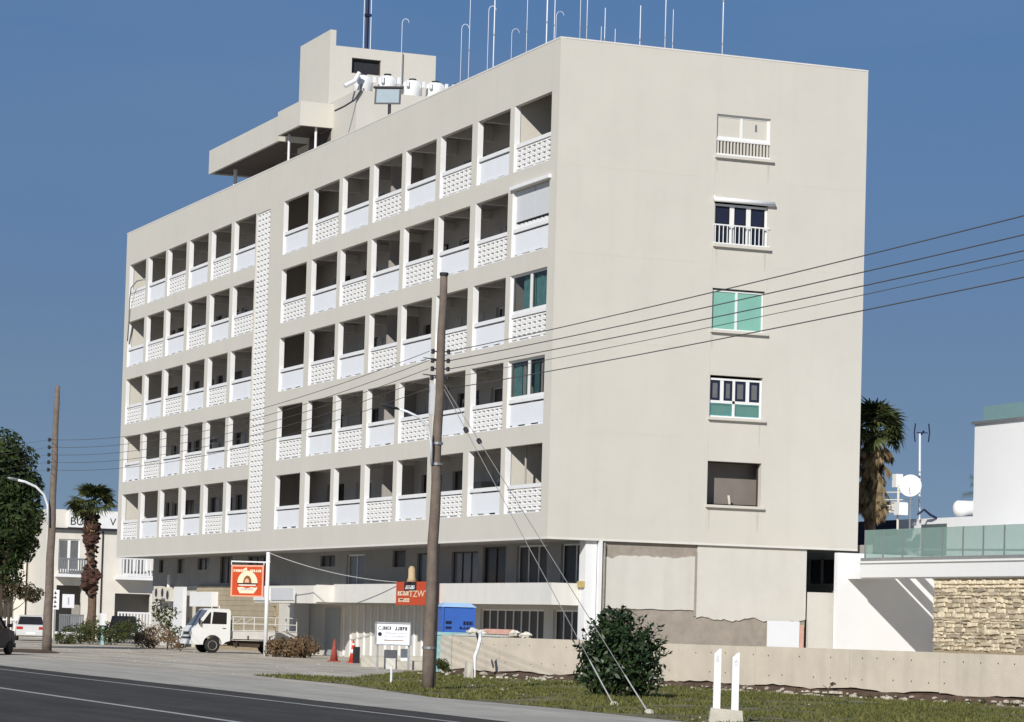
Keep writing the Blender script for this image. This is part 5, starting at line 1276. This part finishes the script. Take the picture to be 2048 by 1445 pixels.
tag(build(bt, 'old_leaf_bases', M['skirt'], e), kind='stuff')
pr = far(1747, 900, 110.5)
palm((pr.x, pr.y, 0), 9.25, 1.5, 54, 'tall fan palm with a thick skirt of dead tan fronds behind the building corner', 33, 2.4, 120, .22, 1.4)
# feathery palm fronds peeping out at the far right
fp = far(1985, 985, 118); e = empty('feather_palm', (fp.x, fp.y, 0), 'dark feathery palm fronds peeping out left of the upper white block', 'palm tree')
build(MB().tube([(fp.x, fp.y, 0), (fp.x, fp.y, fp.z-.4)], .16, 8), 'trunk', M['bark'], e)
for k, (ex, ey) in enumerate(((1940, 952), (1942, 968), (1925, 990), (1960, 940), (1962, 980))):
    a = Vector((fp.x, fp.y, fp.z-.3)); b = far(ex, ey, 117.5); m_ = a.lerp(b, .55)+Vector((0, 0, .25)); mb = MB(); P_ = [a, a.lerp(m_, .6), m_, b]
    mb.tube(P_, [.02, .015, .01, .004], 4)
    for t_ in range(26):
        u = t_/26; q = (P_[0]*(1-u)**3+3*P_[1]*u*(1-u)**2+3*P_[2]*u*u*(1-u)+P_[3]*u**3)
        for s_ in (-1, 1):
            tip = q+(b-a).normalized()*.16+Vector((0, 0, s_*.16-.08)); mb.add([q, q+(b-a).normalized()*.03, tip], [(0, 1, 2)])
    build(mb, 'frond', M['palmleaf'], e)

def crown(blobs, n, size, seed, asp=.8):
    """leaf faces spread through uneven clumps"""
    r = random.Random(seed); vs = []; fs = []; tot = sum(b[3]**2 for b in blobs)
    for (cx_, cy_, cz_, rad, sq) in blobs:
        for _ in range(int(n*rad*rad/tot)):
            u = r.uniform(-1, 1); ph = r.uniform(0, 2*math.pi); q = math.sqrt(1-u*u); rr_ = rad*(r.random()**.28)
            dn = Vector((q*math.cos(ph), q*math.sin(ph), u)); p_ = Vector((cx_, cy_, cz_))+Vector((dn.x*rr_, dn.y*rr_, dn.z*rr_*sq))
            k = 1+.35*noise.noise(p_*1.7/max(rad, .6)); p_ = Vector((cx_, cy_, cz_))+(p_-Vector((cx_, cy_, cz_)))*k
            nn = (dn+Vector((r.uniform(-1, 1), r.uniform(-1, 1), r.uniform(-.6, 1)))*.9).normalized(); t1 = nn.cross(Vector((r.uniform(-1, 1), r.uniform(-1, 1), r.uniform(-1, 1)))).normalized(); t2 = nn.cross(t1)
            s = size*r.uniform(.6, 1.3); k0 = len(vs)
            vs += [p_-t1*s, p_-t2*s*asp*.5+t1*s*.0, p_+t1*s, p_+t2*s*asp*.5]; fs.append((k0, k0+1, k0+2, k0+3))
    mb = MB(); mb.v = vs; mb.f = fs; return mb
def tree(name, base, label, cat, blobs, n, size, leafm, seed, trunk_h, tr=.12, limbs=5, group=None):
    e = empty(name, base, label, cat, group); r = random.Random(seed); b0 = Vector(base)
    mb = MB(); mb.tube([b0, b0+Vector((.05, .03, trunk_h*.5)), b0+Vector((0, .05, trunk_h))], [tr*1.2, tr, tr*.7], 8)
    build(mb, 'trunk', M['trunk'], e)
    for i in range(min(limbs, len(blobs))):
        c = Vector(blobs[i][:3]); s0 = b0+Vector((0, 0, trunk_h*r.uniform(.7, 1)))
        build(MB().tube([s0, s0.lerp(c, .5)+Vector((0, 0, -.1)), c], [tr*.5, tr*.3, tr*.1], 6), 'limb', M['trunk'], e)
    build(crown(blobs, n, size, seed), 'crown', leafm, e)
    return e
# big bush in front of the wall
bp = far(1237, 1385, 67); bp.z = 0; s_ = side
blobs = [(bp.x, bp.y, .75, .82, .95), (bp.x+s_.x*.45, bp.y+s_.y*.45, .6, .62, 1), (bp.x-s_.x*.45, bp.y-s_.y*.45, .62, .62, 1), (bp.x-s_.x*.25, bp.y-s_.y*.25, 1.35, .48, .9), (bp.x+s_.x*.15, bp.y+s_.y*.15, 1.30, .50, .9), (bp.x+s_.x*.5, bp.y+s_.y*.5, 1.1, .45, 1), (bp.x-s_.x*.55, bp.y-s_.y*.55, 1.0, .38, 1),
         (bp.x-s_.x*.32, bp.y-s_.y*.32, 1.80, .22, 1.3), (bp.x+s_.x*.1, bp.y+s_.y*.1, 1.85, .20, 1.4)]
tree('leafy_bush', bp, 'dense dark green round bush standing in front of the concrete wall', 'bush', blobs, 4600, .088, M['fig'], 5, .9, .05, 7)
sp_ = MB(); r = random.Random(19); BE = [o for o in bpy.data.objects if o.name.startswith('leafy_bush')][0]
for k in range(70):
    az = r.uniform(0, 6.28); el = r.uniform(.05, 1.45); dr_ = Vector((math.cos(az)*math.cos(el), math.sin(az)*math.cos(el), math.sin(el)))
    c0 = Vector((bp.x, bp.y, .8))+Vector((dr_.x*.85, dr_.y*.85, dr_.z*.85)); tip = c0+(dr_+Vector((0, 0, .5))).normalized()*r.uniform(.18, .42)
    sp_.tube([c0, tip], [.008, .003], 4)
    for j in range(9):
        q = c0.lerp(tip, .3+.7*j/8); t1 = Vector((r.uniform(-1, 1), r.uniform(-1, 1), r.uniform(-.2, 1))).normalized(); t2 = t1.cross(dr_).normalized()
        sp_.add([q, q+t1*.08+t2*.03, q+t1*.16, q+t1*.08-t2*.03], [(0, 1, 2, 3)])
tag(build(sp_, 'leafy_sprigs', M['fig'], BE), kind='stuff')
# left trees
tp = far(-8, 1280, 128); tp.z = 0
def blob(px, py, D, rad, sq=.9):
    c = far(px, py, D); return (c.x, c.y, c.z, rad, sq)
tree('dark_tree', tp, 'large dark green tree at the left edge above the parked cars', 'tree',
     [blob(-15, 960, 128, 1.9), blob(20, 930, 128, 1.15), blob(5, 900, 127, 1.0), blob(45, 985, 128, .95), blob(62, 965, 128.5, .55), blob(30, 1040, 127, 1.2), blob(60, 1030, 128, .7), blob(-10, 1080, 128, 1.5), blob(30, 1100, 128, .9), blob(15, 1140, 128, .75), blob(48, 1085, 128, .6), blob(70, 1060, 128, .35), blob(-40, 1000, 128, 2.0)], 15000, .13, M['leaf'], 6, 3.0, .22, 9)
tp = far(14, 1280, 150); tp.z = 0
tree('small_tree', tp, 'small sparse brownish tree in front of the pale house at the left', 'tree',
     [blob(10, 1175, 150, .75, .7), blob(40, 1180, 150, .8, .6), blob(62, 1192, 150, .55, .6), blob(-10, 1185, 150, .7, .7), blob(25, 1160, 150, .5, .7), blob(75, 1185, 150, .35, .6)], 1500, .12, M['leafred'], 9, 2.0, .08, 5)
for k, (x, y, rad, D_, lm, lab, n) in enumerate((
    (150, 1268, .75, 152, 'weed', 'low green shrub at the foot of the palm trunk, left of it', 900), (190, 1262, .95, 151, 'weed', 'green shrub just right of the palm trunk', 1300),
    (222, 1268, .80, 150, 'weed', 'green shrub between the white meter post and the blue car', 1000), (262, 1258, .85, 152, 'weed', 'tall green shrub in front of the blue car', 900),
    (128, 1277, .5, 149, 'weed', 'small green shrub behind the left pole foot', 600), (290, 1280, .6, 140, 'dryweed', 'dry brown shrub at the left of the white sunlit wall', 700),
    (318, 1268, .65, 136, 'dryweed', 'dry brown bush in front of the white sunlit wall', 600), (352, 1284, .45, 132, 'dryweed', 'low dry brown weed near the truck front', 400),
    (560, 1296, .62, 121, 'dryweed', 'dry brown weeds just right of the white sign pole', 1300), (590, 1298, .60, 120.5, 'dryweed', 'dry brown weeds further right of the sign pole', 1100), (612, 1290, .55, 120, 'dryweed', 'taller dry bush with pale leaves left of the faded cone', 700),
    (885, 1330, .22, 88.5, 'weed', 'small weed at the foot of the turquoise box', 250))):
    c = far(x, y, D_)
    o = build(crown([(c.x, c.y, max(.25, c.z), rad, .75), (c.x+side.x*rad*.6, c.y+side.y*rad*.6, max(.2, c.z-.15), rad*.6, .7), (c.x-side.x*rad*.5, c.y-side.y*rad*.5, max(.2, c.z+.1), rad*.5, .8)], n, .075, 40+k), 'shrub', M[lm])
    tag(o, lab, 'shrub')
# slender leafy bush with lit wall behind
tp = far(335, 1290, 137); tp.z = 0
tree('slender_shrub', tp, 'slender leafy shrub against the white sunlit wall left of the truck', 'shrub', [blob(322, 1215, 137, .45), blob(345, 1225, 137, .35), blob(330, 1245, 137, .4), blob(350, 1262, 137, .35), blob(315, 1232, 137, .3)], 420, .10, M['weed'], 44, 1.3, .03, 5)
# weeds in the grass and by the wall
wd = MB(); r = random.Random(77)
for k in range(90):
    u = r.uniform(0, LW); q = MW @ Vector((u, .02, r.uniform(.05, .9)))
    for b_ in range(6):
        a = r.uniform(0, 6.28); h_ = r.uniform(.06, .2); wd.add([q+Vector((math.cos(a)*.015, math.sin(a)*.015, 0)), q-Vector((math.cos(a)*.015, math.sin(a)*.015, 0)), q+Vector((math.cos(a+1)*.08, math.sin(a+1)*.08, h_))], [(0, 1, 2)])
tag(build(wd, 'weeds', M['weed']), 'thin weeds growing along the foot of the concrete wall', 'weeds', None, 'stuff')
q = MW @ Vector((ucoord(1680), .05, .35)); sm = MB().tube([q, q+Vector((.05, 0, .18)), q+side*.12+Vector((0, 0, .28))], [.02, .015, .006], 5).tube([q+Vector((0, 0, .12)), q-side*.16+Vector((0, 0, .24))], [.012, .005], 5)
sm.add(*crown([(q.x+side.x*.1, q.y+side.y*.1, q.z+.26, .08, .6)], 30, .05, 3).__dict__.values())
tag(build(sm, 'dead_twig', M['trunk']), 'small dark twig leaning at the wall foot at the right', 'twig')

# ------------------------------------------------------------------ left background houses
HL = empty('pale_house', (-88, 5, 0), 'pale two storey house with a lettered board and balconies behind the palm', 'house')
HLW = M['creamwhite']
build(holed((1.75, 9.2), (-.3, 8.05), [(2.5, 3.85, 4.25, 6.2), (2.45, 4.05, -.3, 3.3), (6.2, 8.5, .4, 2.9), (6.6, 8.2, 4.1, 6.1)], -85, -85.3, 'X'), 'wall', HLW, HL)
build(MB().box(-95, -85.3, 1.75, 2.0, -.3, 8.05).box(-95, -85.3, 8.95, 9.2, -.3, 8.05).box(-95, -85.3, 2.0, 8.95, 7.6, 7.8), 'shell', M['lower'], HL)
build(MB().box(-86.8, -86.6, 2.0, 8.95, -.3, 7.6), 'inner_wall', M['plaster_in'], HL)
sb_ = build(MB().box(-84.995, -84.75, 3.0, 6.3, 6.95, 7.92), 'name_board', M['white'], HL)
MH = frameM((-84.74, 3.1, 7.1), (0, 1, 0), (0, 0, 1))
text('BU', .70, MH, 'lettering', M['black'], sb_); text('V', .66, MH @ Matrix.Translation((2.55, .05, 0)), 'lettering', M['black'], sb_)
build(MB().box(-84.995, -84.7, 1.9, 9.0, 6.80, 6.90), 'board_shelf', M['dark'], HL)
for (a, b, c, d_) in ((2.5, 3.85, 4.25, 6.2), (6.6, 8.2, 4.1, 6.1)):
    fr = MB(); rect_frame(fr, a, b, c, d_, .08, -85.15, -85.08); m_ = (a+b)/2; fr.box(-85.15, -85.08, m_-.09, m_+.09, c+.08, d_-.08)
    o = build(fr, 'window', M['frame'], HL); build(MB().box(-85.14, -85.12, a+.08, m_-.09, c+.08, d_-.08), 'pane', M['greyglass'], o); build(MB().box(-85.14, -85.12, m_+.09, b-.08, c+.08, d_-.08), 'pane', M['greyglass'], o)
def balcony(y0, y1, z, zr, parent, m, nb):
    o = build(MB().box(-84.99, -83.9, y0, y1, z-.18, z), 'balcony_slab', M['white'], parent)
    rl = MB(); rl.box(-84.0, -83.93, y0, y1, zr-.1, zr); rl.box(-84.0, -83.93, y0, y1, z+.02, z+.1); 
    r_ = build(rl, 'balcony_railing', M[m], parent)
    bs = MB()
    for k in range(nb):
        yy = y0+.05+(y1-y0-.1)*k/(nb-1); bs.box(-83.99, -83.94, yy-.045, yy+.045, z+.1, zr-.1)
    build_each(bs, 'baluster', M[m], r_)
balcony(2.3, 4.15, 4.0, 5.0, HL, 'metal', 12); balcony(6.15, 8.45, 3.95, 5.15, HL, 'white', 11)
balcony(6.15, 8.3, .6, 1.75, HL, 'white', 11); balcony(2.45, 4.0, .4, 1.5, HL, 'metal', 12)
build(MB().box(-84.99, -84.93, 5.25, 5.33, -.3, 6.8), 'drainpipe', M['dark'], HL)
build(MB().box(-84.6, -84.55, 2.75, 3.5, 1.9, 2.75), 'poster', M['signwhite'], HL)
build(MB().box(-84.549, -84.545, 3.08, 3.18, 2.1, 2.55), 'poster_mark', M['greyprint'], HL)
HR = empty('left_house', (-92, -4, 0), 'cream house with white gate pillars behind the small brown tree at the left', 'house')
build(holed((-8, 1.6), (-.3, 6.7), [(-2.6, -1.6, .3, 2.2), (.2, .9, .3, 2.6)], -90, -90.3, 'X'), 'wall', M['creamwhite'], HR)
build(MB().box(-98, -90.3, -8, 1.6, 6.45, 6.7).box(-91.5, -91.3, -8, 1.6, -.3, 6.4), 'shell', M['lower'], HR)
build(MB().box(-89.99, -88.5, .3, 1.55, 5.9, 7.4), 'tan_gable', M['tan'], HR)
build(MB().box(-89.9, -89.8, -5, 1.4, .3, .4).box(-89.9, -89.8, -5, 1.4, 1.0, 1.1), 'fence_rail', M['white'], HR)
fb = MB()
for k in range(24): fb.box(-89.88, -89.82, -5+k*.27, -4.93+k*.27, .1, 1.2)
build_each(fb, 'fence_bar', M['white'], HR)
# small things in front of them
p = far(110, 1250, 158); S6 = empty('vertical_sign', (p.x, p.y, 0), 'narrow white vertical sign with dark marks right of the left pole', 'sign')
a = far(103, 1180, 158); b = far(119, 1180, 158); c = far(103, 1219, 158); ux = b-a; ux.z = 0; Mv = frameM((a.x, a.y, c.z), ux, (0, 0, 1))
build(MB().box(0, ux.length, 0, a.z-c.z, -.04, 0, Mv), 'board', M['signwhite'], S6)
mk = MB()
for k in range(4):
    z_ = .12+k*.24; mk.box(.12+.03*(k % 2), .30, z_, z_+.05, .002, .01, Mv); mk.box(.18, .24, z_-.03, z_+.13, .002, .011, Mv)
build(mk, 'lettering', M['black'], S6)
build(MB().box(ux.length*.4, ux.length*.6, -c.z, 0, -.08, -.045, Mv), 'post', M['metal'], S6)
p = far(206, 1240, 150); S7 = empty('meter_post', (p.x, p.y, 0), 'white meter box on a green post among the shrubs', 'meter box')
build(MB().box(p.x-.18, p.x+.18, p.y-.14, p.y+.14, 1.0, 1.62), 'box', M['white'], S7); build(MB().box(p.x-.07, p.x+.07, p.y-.07, p.y+.07, 0, 1.0), 'post', M['turq'], S7)
p = far(134, 1272, 150)
tag(build(MB().lathe([(.18, 0), (.30, .55), (.33, .6), (.28, .6)], 14, Matrix.Translation((p.x, p.y, 0))), 'plant_pot', M['white'], smooth=True), 'white plant pot among low shrubs by the left pole', 'pot')
# clutter on the left end of the ground floor
for k, (x0_, x1_, z0_, z1_, lab) in enumerate(((-58.0, -56.9, 2.45, 3.15, 'grey outdoor air conditioner, left one of the stacked group'), (-56.7, -55.7, 2.5, 3.1, 'grey outdoor air conditioner, middle one of the group'), (-55.6, -54.7, 2.35, 3.0, 'grey outdoor air conditioner, right one of the group'))):
    e = empty('air_conditioner', (x0_, 1.6, z0_), lab, 'air conditioner', 'outdoor air conditioners on the ground floor wall')
    build(MB().box(x0_, x1_, 1.45, 1.95, z0_, z1_), 'casing', M['sack'], e)
    build(MB().lathe([(.02, 0), (.24, .002), (.24, .01), (.02, .012)], 12, Matrix.Translation(((x0_+x1_)/2, 1.448, (z0_+z1_)/2)) @ Matrix.Rotation(R(90), 4, 'X')), 'fan_grille', M['dark'], e)
    build(MB().box(x0_+.1, x1_-.1, 1.5, 1.99, z0_-.08, z0_-.002), 'bracket', M['metal'], e)
tag(build(MB().box(-53.4, -51.6, 1.3, 1.5, 0, 3.1), 'white_partition', M['white']), 'tall white partition panel behind the truck front', 'panel')
tag(build(MB().tube([(-55.9, 1.7, 3.1), (-55.9, 1.7, 3.75)], .09, 8), 'vent_pipe', M['white']), 'short white vent pipe above the air conditioners', 'pipe')
# loose cable drooping from the top left balcony
tag(build(MB().tube([(-59.6, -.04, 16.4), (-59.4, -.05, 17.6), (-59.2, -.1, 18.6), (-58.6, -.2, 19.2), (-57.8, -.1, 19.5), (-57.2, .3, 19.6)], .035, 6), 'loose_cable', M['metal'], smooth=True), 'loose dark cable drooping from the top left balcony', 'cable')
